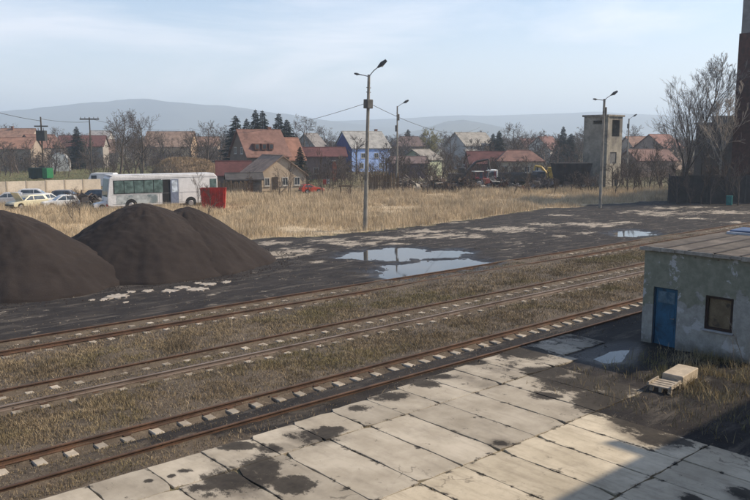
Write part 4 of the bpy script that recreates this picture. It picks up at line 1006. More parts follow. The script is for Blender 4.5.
def util_pole(lab, px, D, ytop, arm=None, trafo=False):
    c = P(px, D); H = ZY(ytop, D); t = thing('utility_pole', lab, 'utility pole', (c.x, c.y, 0), SCR, 'utility poles in the village')
    MB().tube((0, 0, -.3), (0, 0, H), .2, .14, 8).build('pole', WOODP, t)
    if arm:
        MB().box(-arm, arm, -.12, .12, H - .55, H - .25).build('crossarm', WOODP, t)
        for k in (-1, -.5, .5, 1): MB().tube((k * arm * .92, 0, H - .248), (k * arm * .92, 0, H + .1), .07, .05, 6).build('insulator', plain('insulator_dark', (.05, .045, .04), .4), t)
    if trafo:
        MB().box(-.85, .85, -.6, .6, H - 4.6, H - 2.6).build('transformer', plain('trafo_grey', (.05, .05, .048), .6), t, bevel=.06)
        for k in (-.5, 0, .5): MB().tube((k, -.2, H - 2.598), (k, -.2, H - 2.1), .08, .05, 6).build('bushing', WOODP, t)
        MB().box(-1.3, 1.3, -.1, .1, H - 1.9, H - 1.65).build('crossarm', WOODP, t); MB().box(-.5, .5, -.7, -.3, 1.0, 2.4).build('meter_box', plain('trafo_grey', (.05, .05, .048)), t)
    return c, H
u1, UH1 = util_pole('utility pole carrying a dark transformer, at far left', 42, 150, 117, None, True)
u2, UH2 = util_pole('utility pole with a wide crossarm above the crimson-roofed house', 90.5, 180, 117.5, 2.2)
WIRE = plain('cable_black', (.03, .03, .032), .7, .1, 2, 0)
def cable(lab, a, b, sag, r=.022, n=24):
    pts = [a.lerp(b, i / n) - Vector((0, 0, sag * 4 * (i / n) * (1 - i / n))) for i in range(n + 1)]
    o = MB().path([p - pts[0] for p in pts], r, 4).build('overhead_cable', WIRE); o.location = pts[0]; tag(o, lab, 'cable', 'overhead cables')
def at(px, y, D): c = P(px, D); return Vector((c.x, c.y, ZY(y, D)))
top1 = Vector((b1_.x, b1_.y, H1 - 2.2)) + RGT * .25
cable('overhead cable leaving the nearest lamp post to the left', top1, at(190, 128, 150), 1.6, .02)
cable('overhead cable from the nearest lamp post past the thin lamp post', top1, at(480, 127, 170), 1.8, .02)
cable('overhead cable from the left edge to the transformer pole', at(-60, 94, 120), at(42, 121, 150), .5, .045)
cable('overhead cable from the transformer pole to the crossarm pole', at(42, 119, 150), at(90, 122, 180), .3, .045)
cable('overhead cable from the crossarm pole off to the right', at(92, 119, 180), at(180, 130, 260), 1.0, .045)

# ================================================================== VEHICLES
TYRE = plain('tyre_rubber', (.02, .02, .02), .9, .2); RIM = plain('rim_steel', (.30, .30, .31), .45, .2, metal=.4); CARGL = glass('car_glass', (.035, .045, .055), .08); CARBL = glass('car_glass_sky', (.06, .085, .12), .05)
def paint(name, c, rough=.35): return plain('paint_' + name, c, rough, .15, 1.2, .02, tuple(q * .55 + .03 for q in c), .2, .5)
def wheel(root, x, y, z, r, w_=.2, n=16):
    s = 1 if y > 0 else -1
    t = MB().tube((x, y - w_ / 2 * s, z), (x, y + w_ / 2 * s, z), r, r, n).build('wheel', TYRE, root, bevel=.02)
    MB().tube((x, y + (w_ / 2 + .002) * s, z), (x, y + (w_ / 2 + .03) * s, z), r * .6, r * .5, 12).build('rim', RIM, t)
def car(lab, c, rz, col, L_=4.1, W_=1.66, H=1.42, hatch=True, group='parked and scrapped cars', open_hood=False, z=0):
    t = thing('car', lab, 'car', (c.x, c.y, z), rz, group); a = L_ / 2; pm = paint('%02d%02d%02d' % tuple(int(q * 99) for q in col), col); w_ = W_ / 2
    # local +x is the front; lower body with wheel arches cut into the profile
    def arch(cx, r, k=7): return [(cx + r * math.cos(q), .30 + r * math.sin(q)) for q in np.linspace(0, math.pi, k)]
    low = [(a, .38), (a, .62), (a - .12, .72), (a - .95, .86), (a - 1.1, .88), (-a + .25, .90), (-a + .02, .82), (-a, .40), (-a + .1, .28)]
    prof = low + arch(-a + .78, .36)[::-1] + [(0, .24)] + arch(a - .8, .36)[::-1] + [(a - .1, .28)]
    body = MB().extr(prof, -w_, w_, 'y').build('body', pm, t, bevel=.03)
    rb = -a + .12 if hatch else -a + .75
    cab = [(a - 1.15, .87), (a - 1.85, H - .04), (a - 2.1, H), (rb + .55, H), (rb + .25, H - .08), (rb, .89)]
    m = MB(); n = len(cab); vs = [(x, -w_ + .03 + .19 * ((z_ - .87) / (H - .87)), z_) for x, z_ in cab] + [(x, w_ - .03 - .19 * ((z_ - .87) / (H - .87)), z_) for x, z_ in cab]
    m.add(vs, [(i, (i + 1) % n, n + (i + 1) % n, n + i) for i in range(n)] + [tuple(range(n)), tuple(range(n, 2 * n))]); cabin = m.build('cabin', pm, t, bevel=.02)
    def inset(y_s):
        q = lambda z_: y_s * (w_ - .03 - .19 * ((z_ - .87) / (H - .87)) + .006)
        for xa, xb in (((a - 1.38), (a - 2.28)), ((a - 2.36), rb + .36)):
            x0, x1 = xa, xb; zt = H - .10; zb = .93
            sl = .62 if xa == a - 1.38 else .0; sr = 0 if xa == a - 1.38 else .18
            mm = MB().add([(x0, q(zb), zb), (x1 - sr * .2, q(zb), zb), (x1 + sr, q(zt), zt), (x0 - sl, q(zt), zt)], [(0, 1, 2, 3)]); mm.build('side_window', CARGL, t)
    inset(1); inset(-1)
    def pane(nm, x0, z0, x1, z1, mat):
        d = Vector((z1 - z0, 0, -(x1 - x0))).normalized() * .008; d = d if nm == 'windscreen' and d.x > 0 or nm != 'windscreen' and d.x < 0 else -d
        q = lambda z_: (w_ - .1 - .19 * ((z_ - .87) / (H - .87)))
        MB().add([(x0 + d.x, -q(z0), z0 + d.z), (x0 + d.x, q(z0), z0 + d.z), (x1 + d.x, q(z1), z1 + d.z), (x1 + d.x, -q(z1), z1 + d.z)], [(0, 1, 2, 3)]).build(nm, mat, t)
    pane('windscreen', a - 1.2, .92, a - 1.80, H - .1, CARBL); pane('rear_window', rb + .03, .97, rb + .22, H - .14, CARGL)
    for s in (-1, 1):
        MB().box(a - .02, a + .02, s * (w_ - .35) - .17, s * (w_ - .35) + .17, .56, .69).build('headlight', plain('lamp_clear', (.55, .55, .5), .2), t, bevel=.01)
        MB().box(-a - .015, -a + .02, s * (w_ - .2) - .14, s * (w_ - .2) + .14, .6, .82).build('tail_light', plain('lamp_red', (.35, .02, .015), .3), t, bevel=.01)
        wheel(t, a - .8, s * (w_ - .1), .30, .30); wheel(t, -a + .78, s * (w_ - .1), .30, .30)
    for xx in (a + .01, -a - .01): MB().box(xx - .07, xx + .07, -w_ + .02, w_ - .02, .36, .52).build('bumper', plain('bumper_dark', (.04, .04, .042), .6), t, bevel=.03)
    if open_hood:
        MB().add([(a - 1.1, -w_ + .08, .90), (a - 1.1, w_ - .08, .90), (a - .55, w_ - .12, 1.75), (a - .55, -w_ + .12, 1.75), (a - 1.14, -w_ + .08, .93), (a - 1.14, w_ - .08, .93), (a - .59, w_ - .12, 1.77), (a - .59, -w_ + .12, 1.77)],
                 [(0, 1, 2, 3), (4, 5, 6, 7), (0, 1, 5, 4), (1, 2, 6, 5), (2, 3, 7, 6), (3, 0, 4, 7)]).build('bonnet', pm, t)
    return t
R_ = math.radians
car('silver car cut by the left edge, beside the cream wall', P(2, 86), SCR + R_(200), (.42, .43, .45))
car('cream car with bluish windscreen and raised bonnet, second from the left edge', P(24, 82), SCR + R_(235), (.60, .55, .38), open_hood=True)
car('white car turned away right of the cream one', P(44, 85), SCR + R_(70), (.62, .62, .60), L_=3.9)
car('dark grey car in the middle of the scrapped cars', P(66, 90), SCR + R_(5), (.12, .12, .13), H=1.45)
car('black hatchback right of the dark grey car', P(90, 90), SCR + R_(172), (.04, .04, .045), H=1.5)
car('white car with red tail lamps in front of the bus', P(109, 80), SCR + R_(-155), (.66, .66, .66), L_=3.7, H=1.35)
car('pale grey car behind the cream one', P(33, 93), SCR + R_(15), (.50, .51, .52), L_=4.3)
car('white hatchback in front of the scrap heap', P(57, 82), SCR + R_(215), (.64, .64, .63), L_=3.7)
car('bright red car parked beside the low brown-roofed house', P(311, 106), SCR + R_(20), (.48, .06, .03), L_=3.2, H=1.3)
# ---- van behind the wall
vc = P(98, 118); v = thing('van', 'white van behind the cream wall, left of the bus', 'van', (vc.x, vc.y, 0), SCR + R_(178), 'parked and scrapped cars'); v.pop('group', None) if 'group' in v else None
wp_ = paint('van_white', (.68, .68, .68))
MB().extr([(2.3, .35), (2.3, .95), (1.6, 1.15), (1.0, 2.25), (.8, 2.35), (-2.4, 2.35), (-2.5, 2.2), (-2.5, .4)], -.95, .95, 'y').build('body', wp_, v, bevel=.05)
MB().add([(1.57, -.8, 1.22), (1.57, .8, 1.22), (1.09, .75, 2.12), (1.09, -.75, 2.12)], [(0, 1, 2, 3)]).build('windscreen', CARBL, v)
for s in (-1, 1):
    MB().box(.1, .95, s * .953 - .004, s * .953 + .004, 1.3, 2.0).build('side_window', CARGL, v); wheel(v, 1.5, s * .86, .34, .34); wheel(v, -1.7, s * .86, .34, .34)
    MB().box(2.29, 2.32, s * .7 - .15, s * .7 + .15, .75, .95).build('headlight', plain('lamp_clear', (.55, .55, .5), .2), v)
# ---- the bus
bc = P(159, 83); bus = thing('bus', 'long white bus with green-tinted windows and an open door, behind the cinder piles', 'bus', (bc.x, bc.y, 0), SCR + R_(33))
BL, BW, BHt = 11.9, 2.5, ZY(174.5, 83) + .02
bw = paint('bus_white', (.62, .62, .62), .45)
# local: front at -x, the near side is -y
MB().extr([(-BL / 2, .55), (-BL / 2 + .03, 1.4), (-BL / 2 + .28, BHt - .25), (-BL / 2 + .6, BHt - .02), (BL / 2 - .3, BHt - .02), (BL / 2, BHt - .35), (BL / 2, .45), (BL / 2 - 1.9, .42), (-BL / 2 + .3, .40)], -BW / 2, BW / 2, 'y').build('body', bw, bus, bevel=.06)
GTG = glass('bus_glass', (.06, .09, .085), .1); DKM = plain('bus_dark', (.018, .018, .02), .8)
MB().add([(-BL / 2 + .05, -1.1, 1.42), (-BL / 2 + .05, 1.1, 1.42), (-BL / 2 + .27, 1.08, BHt - .32), (-BL / 2 + .27, -1.08, BHt - .32), (-BL / 2 + .015, -1.1, 1.42), (-BL / 2 + .015, 1.1, 1.42), (-BL / 2 + .235, 1.08, BHt - .32), (-BL / 2 + .235, -1.08, BHt - .32)],
         [(4, 5, 6, 7), (0, 1, 5, 4), (1, 2, 6, 5), (2, 3, 7, 6), (3, 0, 4, 7)]).build('windscreen', glass('bus_front_glass', (.03, .06, .055), .08), bus)
wz_a, wz_b = 1.75, BHt - .55
MB().box(-BL / 2 + .62, -.3, -BW / 2 - .0025, -BW / 2 + .02, wz_a - .08, wz_b + .08).build('window_band', DKM, bus)
for zz in (.62, 1.62, BHt - .34): MB().box(-BL / 2 + .5, BL / 2 - .1, -BW / 2 - .016, -BW / 2 - .001, zz - .015, zz + .015).build('trim', plain('bus_trim', (.22, .22, .22), .5), bus)
for k in range(8): MB().box(-BL / 2 + 1.3 + k * 1.35, -BL / 2 + 1.33 + k * 1.35, -BW / 2 - .008, -BW / 2 - .001, .5, 1.58).build('seam', plain('bus_trim', (.22, .22, .22), .5), bus)
for xx in (-BL / 2 + 2.4, BL / 2 - 3.1): MB().tube((xx, -BW / 2 - .013, .52), (xx, -BW / 2 + .05, .52), .62, .62, 20).build('wheel_arch', DKM, bus)
for k in range(5):
    xa = -BL / 2 + .75 + k * 1.02
    MB().box(xa, xa + .94, -BW / 2 - .012, -BW / 2 - .003, wz_a, wz_b).build('side_window', GTG, bus)
MB().box(-BL / 2 + .9, -BL / 2 + 5.2, -BW / 2 - .010, -BW / 2 - .003, .62, 1.55).build('lower_panel', plain('bus_panel_worn', (.40, .43, .43), .6, .35, 2.2, .1, (.12, .16, .17), .55), bus)
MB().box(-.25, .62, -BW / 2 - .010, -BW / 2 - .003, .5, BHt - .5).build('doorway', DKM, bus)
dl = MB().box(.66, 1.5, -BW / 2 - .10, -BW / 2 - .02, .5, BHt - .5).build('door', plain('bus_door_blue', (.17, .20, .27), .5, .2), bus); MB().box(.78, 1.38, -BW / 2 - .112, -BW / 2 - .101, 1.7, BHt - .62).build('pane', glass('door_pane', (.3, .34, .38)), dl)
MB().box(1.6, 5.0, -BW / 2 - .011, -BW / 2 - .003, 1.7, BHt - .42).build('covered_window', plain('panel_white', (.66, .66, .66), .6, .1), bus); MB().box(5.06, BL / 2 - .12, -BW / 2 - .012, -BW / 2 - .003, wz_a, wz_b).build('side_window', GTG, bus)
MB().box(1.9, 4.3, -BW / 2 - .012, -BW / 2 - .003, .55, 1.62).build('lower_panel', plain('panel_white', (.66, .66, .66), .6, .1), bus)
MB().box(-BL / 2 + .4, BL / 2 - .3, -BW / 2 + .1, BW / 2 - .1, BHt - .015, BHt + .06).build('roof', bw, bus, bevel=.03)
for xx in (-BL / 2 + 2.4, BL / 2 - 3.1):
    for s in (-1, 1): wheel(bus, xx, s * (BW / 2 - .1), .48, .48, .26)
for s in (-1, 1): MB().box(-BL / 2 - .01, -BL / 2 + .03, s * .85 - .2, s * .85 + .2, .75, 1.0).build('headlight', plain('lamp_clear', (.55, .55, .5), .2), bus)
MB().box(-BL / 2 - .06, -BL / 2 - .001, -1.2, 1.2, .42, .68).build('bumper', plain('bumper_red', (.33, .03, .02), .5), bus)
# ---- red skip
rc = P(212, 81); sk = thing('skip_container', 'bright red ribbed skip at the rear end of the bus', 'skip', (rc.x, rc.y, 0), SCR + R_(8))
RDM = plain('skip_red', (.42, .035, .024), .55, .35, 1.6, .1, (.16, .03, .022), .35)
ha, hb = 1.32, 1.15; zt = ZY(188, 81)
m = MB()
m.extr([(-hb, .1), (hb, .1), (ha, zt), (-ha, zt)], -.8, -.74, 'y').extr([(-hb, .1), (hb, .1), (ha, zt), (-ha, zt)], .74, .8, 'y'); m.build('side', RDM, sk)
for s in (-1, 1): MB().add([(s * hb, -.738, .1), (s * hb, .738, .1), (s * ha, .738, zt), (s * ha, -.738, zt), (s * (hb - .05), -.738, .1), (s * (hb - .05), .738, .1), (s * (ha - .05), .738, zt), (s * (ha - .05), -.738, zt)], [(0, 1, 2, 3), (4, 5, 6, 7), (0, 1, 5, 4), (1, 2, 6, 5), (2, 3, 7, 6), (3, 0, 4, 7)]).build('end', RDM, sk)
MB().box(-hb + .06, hb - .06, -.737, .737, .1, .16).build('floor', RDM, sk)
for k in range(6): xx = -1.05 + k * .42; MB().box(xx - .04, xx + .04, -.95, -.803, .12, zt - .1).build('rib', RDM, sk)
MB().box(-ha - .03, ha + .03, -.88, -.804, zt - .098, zt + .01).build('rim', RDM, sk)
# ---- cream panel wall
wa, wb = P(-60, 96), P(112, 108); dirw = (wb - wa); n = int(dirw.length / 2.4); ang = math.atan2(dirw.y, dirw.x)
cw = thing('panel_wall', 'long cream precast concrete wall behind the scrapped cars', 'wall', wa, ang)
CRM = plain('cream_concrete', (.62, .54, .43), .9, .15, .8, .15, (.36, .31, .25), .15, objvar=.12); wz = ZY(180.5, 103)
pme = MB().box(.09, 2.33, -.06, .06, -.2, wz).mesh('panel', CRM, bevel=.015); pome = MB().box(-.08, .08, -.1, .1, -.2, wz + .06).mesh('post', plain('cream_post', (.45, .38, .29), .9, .2))
for k in range(n): link('panel', pme, cw, (k * 2.4, 0, rnd.uniform(-.03, .03))); link('post', pome, cw, (k * 2.4, 0, 0))
# ---- straw mound
mc = P(184, 128); zt = ZY(158, 128); V = []; F = []; nn, mm = 64, 16
for j in range(mm + 1):
    for i in range(nn):
        th = 2 * math.pi * i / nn; q = j / mm; k = 1 + .1 * math.sin(th * 3 + 1)
        z = zt * (1 - q ** 3.2) + .8 * (fbm(np.array([math.cos(th) * q * 4 + 9]), np.array([math.sin(th) * q * 4 + 9]), 3)[0] - .5)
        p = RGT * math.cos(th) * 7.0 * q * k + HF * math.sin(th) * 4 * q * k; V.append((p.x, p.y, z - .1 - (.3 if j == mm else 0)))
for j in range(mm):
    for i in range(nn): F.append((j * nn + i, j * nn + (i + 1) % nn, (j + 1) * nn + (i + 1) % nn, (j + 1) * nn + i))
md = link('straw_mound', npmesh('straw_mound', V, F, plain('mound_straw', (.25, .18, .115), .95, .3, 1.2, .6, (.16, .115, .075), .4), True), None, mc); tag(md, 'large rounded straw-brown mound behind the bus', 'mound')
r8 = np.random.default_rng(8); nb = 16000; th = r8.uniform(0, 6.283, nb); q = np.sqrt(r8.random(nb)); kk = 1 + .1 * np.sin(th * 3 + 1)
gxm = (RGT.x * np.cos(th) * 7.0 + HF.x * np.sin(th) * 4) * q * kk; gym = (RGT.y * np.cos(th) * 7.0 + HF.y * np.sin(th) * 4) * q * kk
zm = zt * (1 - q ** 3.2) + .8 * (fbm(np.cos(th) * q * 4 + 9, np.sin(th) * q * 4 + 9, 3) - .5) - .15
me = grass_mesh('mound_grass', gxm, gym, .12 + .4 * r8.random(nb) ** 1.5, np.full(nb, .05), zm, grassmat('mound_straw_grass', (.24, .17, .10), (.33, .245, .155), (.43, .33, .215)), .5, 18)
link('mound_grass', me, md)['kind'] = 'stuff'
# ---- green container by the transformer pole
cc = P(39, 149); gcn = thing('green_container', 'dark green metal container beside the transformer pole', 'container', (cc.x, cc.y, 0), SCR + R_(-12))
h_ = ZY(160.5, 149) - 1.2
MB().box(-2, 1.0, -1, 1, .15, 2.0).build('body', plain('container_dark', (.012, .03, .022), .6), gcn, bevel=.05)
MB().box(1.002, 2.0, -1, 1, .15, 2.05).build('end_panel', plain('container_green', (.02, .16, .06), .6), gcn, bevel=.03)
for k in range(4): MB().box(-1.7 + k * .7, -1.6 + k * .7, -1.06, -1.003, .2, 1.95).build('rib', plain('container_dark', (.012, .03, .022), .6), gcn)
MB().box(-2.05, .99, -1.05, 1.05, 2.002, 2.12).build('lid', plain('container_dark', (.012, .03, .022), .6), gcn)
for s in (-1.5, 1.5): MB().box(s - .15, s + .15, -.9, .9, -.05, .148).build('skid', STEEL, gcn)

# ================================================================== SCRAPYARD
WD = plain('old_boards', (.19, .135, .085), .9, .3, 3, .3, (.09, .065, .045), .4, objvar=.3)
def fence(lab, pa, pb, H, step, boards=True, gap=.25):
    d = pb - pa; Ln = d.length; t = thing('board_fence', lab, 'fence', pa, math.atan2(d.y, d.x)); k = 0; x = 0
    bm_ = MB().box(0, step * .92, -.02, .02, -.1, H).mesh('board', WD)
    while x < Ln:
        if boards and rnd.random() > gap * .4: link('board', bm_, t, (x, 0, 0), (0, rnd.uniform(-.02, .02), 0), (1, 1, rnd.uniform(.8, 1.08)))
        x += step
    for x in np.arange(0, Ln, 2.2): MB().box(x - .06, x + .06, .025, .15, -.2, H + .1).build('post', WD, t)
    for z in (.35, H - .35): MB().box(0, Ln, .022, .06, z, z + .09).build('rail', WD, t)
fence('brown board fence behind the nearest lamp post', P(369, 109), P(399, 107), ZY(173.5, 108), .16)
fence('dark low board fence left of the brown-roofed house', P(216, 106), P(246, 104), 1.7, .18)
WPM = plain('post_grey', (.14, .115, .09), .9, .3)
wf_ = thing('wire_fence', 'thin post and wire fence along the straw grass', 'fence', (0, 0, 0)); pts = [P(x, 101 + .03 * (x - 230)) for x in np.linspace(228, 485, 26)]
for p in pts: MB().tube((p.x, p.y, -.2), (p.x + rnd.uniform(-.08, .08), p.y, 1.6 + rnd.uniform(-.2, .2)), .05, .04, 5).build('post', WPM, wf_)
for z in (.5, 1.0, 1.45): MB().path([Vector((p.x, p.y, z)) for p in pts], .012, 3).build('wire', STEEL, wf_)
# bench-like rack in the grass
rk = P(345, 99); rt = thing('timber_rack', 'small dark timber rack standing in the straw grass left of the nearest lamp post', 'rack', (rk.x, rk.y, 0), SCR)
MB().box(-.8, .8, -.25, .25, 1.35, 1.5).build('top', WD, rt)
for s in (-.65, .65): MB().box(s - .06, s + .06, -.06, .06, -.1, 1.348).build('leg', WD, rt)
# brick gate pillar, red and white board
pl_ = P(334, 140); bpil = thing('brick_pillar', 'red brick pillar left of the blue house', 'pillar', (pl_.x, pl_.y, 0), SCR + .3)
zt = ZY(160.5, 140); BRKR = plain('pillar_brick', (.25, .085, .055), .9, .3, 4, .3)
MB().box(-.35, .35, -.35, .35, -.2, zt - .15).build('shaft', BRKR, bpil); MB().extr([(-.45, zt - .148), (.45, zt - .148), (.3, zt), (-.3, zt)], -.42, .42, 'y').build('cap', plain('cap_concrete', (.3, .27, .23)), bpil)
sg = P(326, 112); sgn = thing('notice_board', 'red and white board on two posts near the red car', 'board', (sg.x, sg.y, 0), SCR + .1)
MB().box(-.5, 0, -.04, .04, .9, 1.6).build('red_half', paint('board_red', (.45, .06, .04)), sgn); MB().box(.002, .45, -.04, .04, 1.0, 1.7).build('white_half', paint('board_white', (.6, .58, .52)), sgn)
for s in (-.4, .35): MB().box(s - .04, s + .04, .042, .12, -.1, 1.55).build('post', WPM, sgn)
# tractor with red body
def tractor(lab, c, rz, col):
    t = thing('tractor', lab, 'tractor', (c.x, c.y, 0), rz); pm = paint('tr%02d' % int(col[0] * 99), col, .5)
    MB().extr([(.2, .7), (2.0, .7), (2.05, 1.45), (.3, 1.55)], -.38, .38, 'y').build('bonnet', pm, t, bevel=.05)
    MB().box(-1.1, .18, -.5, .5, .7, 1.2).build('chassis', STEEL, t); cb = MB()
    for x in (-1.1, .12):
        for s in (-.6, .55): cb.box(x, x + .07, s, s + .06, 1.201, 2.5)
    cb.build('cab_frame', pm, t); MB().box(-1.2, .28, -.68, .68, 2.502, 2.62).build('cab_roof', paint('board_white', (.6, .58, .52)), t, bevel=.03)
    MB().box(.125, .15, -.54, .54, 1.55, 2.45).build('windscreen', CARBL, t)
    MB().tube((1.2, .2, 1.5), (1.2, .2, 2.3), .05, .05, 6).build('exhaust', STEEL, t)
    for s in (-1, 1): wheel(t, -.7, s * .8, .75, .75, .4, 18); wheel(t, 1.6, s * .65, .42, .42, .25)
tractor('red tractor with white cab roof in the scrapyard left of the cream building', P(489, 122), SCR + R_(160), (.33, .03, .025))
tractor('faded red tractor at the left end of the scrapyard machines', P(481, 118), SCR + R_(20), (.24, .06, .05))
# lorry with white cab
def lorry(lab, c, rz, cabc, bedc):
    t = thing('lorry', lab, 'lorry', (c.x, c.y, 0), rz)
    MB().extr([(1.6, .6), (3.1, .6), (3.1, 1.5), (2.85, 2.5), (1.6, 2.5)], -1.1, 1.1, 'y').build('cab', paint('cab%02d' % int(cabc[0] * 99), cabc), t, bevel=.06)
    MB().add([(3.12, -.95, 1.55), (3.12, .95, 1.55), (2.89, .92, 2.35), (2.89, -.92, 2.35)], [(0, 1, 2, 3)]).build('windscreen', CARGL, t)
    for s in (-1, 1): MB().box(1.95, 2.75, s * 1.103 - .003, s * 1.103 + .003, 1.5, 2.2).build('side_window', CARGL, t)
    MB().box(-3, 1.5, -1.15, 1.15, .95, 1.1).box(-3, 1.5, -1.15, -1.09, 1.1, 2.0).box(-3, 1.5, 1.09, 1.15, 1.1, 2.0).build('bed', plain('bed%02d' % int(bedc[0] * 99), bedc, .7, .3), t)
    MB().box(-2.9, 3.0, -.45, .45, .6, .948).build('chassis', STEEL, t)
    for x in (2.3, -1.6, -2.5):
        for s in (-1, 1): wheel(t, x, s * .98, .46, .46, .28)
lorry('white-cabbed lorry before the cream building with the orange-red roof', P(507, 128), SCR + R_(182), (.6, .6, .58), (.10, .10, .10))
lorry('dark blue-black lorry right of the white-cabbed one', P(526, 121), SCR + R_(10), (.05, .055, .07), (.06, .055, .05))
# crane boom and yellow digger
def digger(lab, c, rz, col, reach=1.0):
    t = thing('excavator', lab, 'excavator', (c.x, c.y, 0), rz); pm = paint('dig%02d' % int(col[1] * 99), col, .5)
    for s in (-1, 1):
        MB().extr([(-1.6, .2), (-1.4, .75), (1.4, .75), (1.6, .2), (1.35, 0), (-1.35, 0)], s * 1.0 - .25, s * 1.0 + .25, 'y').build('track', TYRE, t)
    MB().box(-1.6, 1.1, -1.1, 1.1, .85, 1.9).build('house', pm, t, bevel=.06); cb = MB().box(.1, 1.3, .1, 1.05, 1.902, 2.8).build('cab', pm, t, bevel=.05); MB().box(1.301, 1.315, .2, .95, 2.0, 2.7).build('pane', CARGL, cb)
    b0 = Vector((1.0, -.3, 1.5)); b1 = b0 + Vector((2.0, 0, 2.3)) * reach; b2 = b1 + Vector((2.0, 0, .4)) * reach; b3 = b2 + Vector((.4, 0, -2.2)) * reach
    MB().tube(b0, b1, .24, .2, 6).tube(b1, b2, .2, .17, 6).build('boom', pm, t); MB().tube(b2, b3, .16, .12, 6).build('stick', pm, t)
    MB().extr([(b3.x - .4, b3.z - .7), (b3.x + .2, b3.z - .75), (b3.x + .35, b3.z + .05), (b3.x - .15, b3.z + .1)], -.8, .2, 'y').build('bucket', STEEL, t)
digger('dark excavator with raised boom in front of the steep-gabled house', P(458, 128), SCR + R_(-8), (.06, .05, .045))
digger('small yellow excavator right of the dark lorry', P(555, 132), SCR + R_(180), (.50, .33, .06), .55)
# dark hopper wagon left of the tower
hw_ = P(572, 119); hwg = thing('hopper_wagon', 'long dark rusty wagon body standing left of the derelict tower', 'wagon', (hw_.x, hw_.y, 0), SCR + R_(3))
HZ = ZY(163, 119); DKR = plain('wagon_rust', (.04, .034, .032), .85, .4, 1.0, .2, (.085, .05, .038), .3)
MB().extr([(-2.2, .9), (2.2, .9), (2.9, HZ), (-2.9, HZ)], -1.3, 1.3, 'y').build('body', DKR, hwg)
for k in range(6): MB().box(-2.2 + k * .88 - .05, -2.2 + k * .88 + .05, -1.4, -1.303, .95, HZ - .05).build('rib', DKR, hwg)
MB().box(-2.8, 2.8, -1.0, 1.0, .55, .898).build('underframe', STEEL, hwg)
for x in (-1.8, 1.8):
    for s in (-1, 1): wheel(hwg, x, s * .8, .45, .45, .16)
# scrap heaps: each a jumble of bent sheets and bars
def scrap(lab, px, D, W_, H, seed, cols):
    c = P(px, D); r = random.Random(seed); t = thing('scrap_heap', lab, 'scrap heap', (c.x, c.y, 0), SCR)
    m = [MB() for _ in cols]
    for k in range(70):
        q = r.random() ** .7; x = r.gauss(0, W_ / 3.2); z = max(0, (1 - abs(x) / (W_ * .75))) * H * r.random(); y = r.gauss(0, .9)
        i = r.randrange(len(cols)); m[i].m = Matrix.Translation((x, y, z)) @ Matrix.Rotation(r.uniform(0, 6.3), 4, Vector((r.random(), r.random(), r.random() + .1)).normalized())
        a, b, e = (r.uniform(.3, .9), r.uniform(.2, .6), r.uniform(.01, .05)) if r.random() < .6 else (r.uniform(.6, 1.6), .05, .05)
        m[i].box(-a, a, -b, b, -e, e)
    for i, cc_ in enumerate(cols): m[i].build(['sheets', 'bars', 'plates'][i % 3], plain('scrap%d_%d' % (seed, i), cc_, .85, .4, 2, .2), t)['kind'] = 'stuff'
scrap('rusty scrap heap left of the dark excavator', 440, 112, 8, 1.9, 1, [(.10, .07, .055), (.16, .12, .10), (.30, .28, .25)])
scrap('low grey scrap heap behind the brown board fence', 412, 114, 6, 1.5, 2, [(.20, .17, .14), (.30, .27, .23), (.09, .07, .06)])
scrap('dark scrap heap between the lorries and the wagon', 545, 117, 6, 1.6, 3, [(.05, .045, .045), (.10, .08, .07), (.22, .20, .19)])
scrap('scrap heap with pale sheets under the red tractor', 497, 114, 5, 1.4, 4, [(.05, .05, .055), (.14, .05, .04), (.40, .39, .36)])
scrap('small scrap heap between the dark cars', 78, 84, 3.4, 1.3, 5, [(.05, .045, .045), (.12, .09, .075), (.18, .17, .16)])
scrap('brown scrap heap left of the excavator', 462, 111, 5, 1.6, 6, [(.12, .08, .06), (.08, .065, .055), (.17, .13, .10)])

# ================================================================== PLANTING
pc_ = gnd(691, 203); POP.put('poplar_tree', 'tallest bare tree, in front of the grey building near the right edge', 'tree', P(684, 93), ZY(73, 93), 4.3, None, 1.05)
BIR.put('birch_tree', 'pale-stemmed bare birch right of the tallest bare tree', 'tree', P(720, 91), ZY(96, 91), 2.0, None, 1.1)
BT = [  # px, ytop, D, label, width
 (117, 111, 140, 'large bare tree left of the straw mound', 1.0), (141, 114, 150, 'dark bare tree above the left end of the straw mound', .9), (128, 122, 175, 'thin bare tree between the two large ones by the mound', .8),
 (205, 122, 150, 'bare tree rising behind the right end of the straw mound', .9), (190, 130, 165, 'small bare tree in front of the peach roof', .9), (218, 126, 170, 'bare tree left of the spruces', .9),
 (63, 128, 190, 'bare tree above the arched greenhouse', .9), (12, 124, 270, 'bare tree behind the orange roofs at the left edge', 1.0), (303, 117, 165, 'round bare tree behind the tiled house wing', 1.0),
 (330, 127, 200, 'wide bare tree left of the blue house', 1.2), (450, 131, 190, 'bare tree left of the steep-gabled house', .9), (440, 150, 128, 'bushy bare tree over the rusty scrap heap', 1.3),
 (519, 124, 185, 'tall bare tree behind the orange-red hipped roof', 1.1), (536, 130, 205, 'bare tree left of the white gable', 1.0), (575, 131, 180, 'bare tree left of the derelict tower', 1.0),
 (632, 126, 240, 'bare tree behind the curved lamp post', .9), (668, 122, 215, 'bare tree left of the tallest one', 1.0), (400, 133, 215, 'bare tree behind the thin lamp post', 1.1), (487, 131, 240, 'bare tree right of the steep-gabled house', 1.0),
 (160, 131, 200, 'bare tree at the left end of the peach roof', 1.0), (592, 128, 230, 'bare tree directly behind the derelict tower', .9), (383, 146, 150, 'small bare tree right of the blue house', 1.0)]
for i, (px, yt, D, lab, ws) in enumerate(BT): ROUND[i % 3].put('bare_tree', lab, 'tree', P(px, D), ZY(yt, D), rnd.uniform(0, 6), 'bare trees in the village', ws)
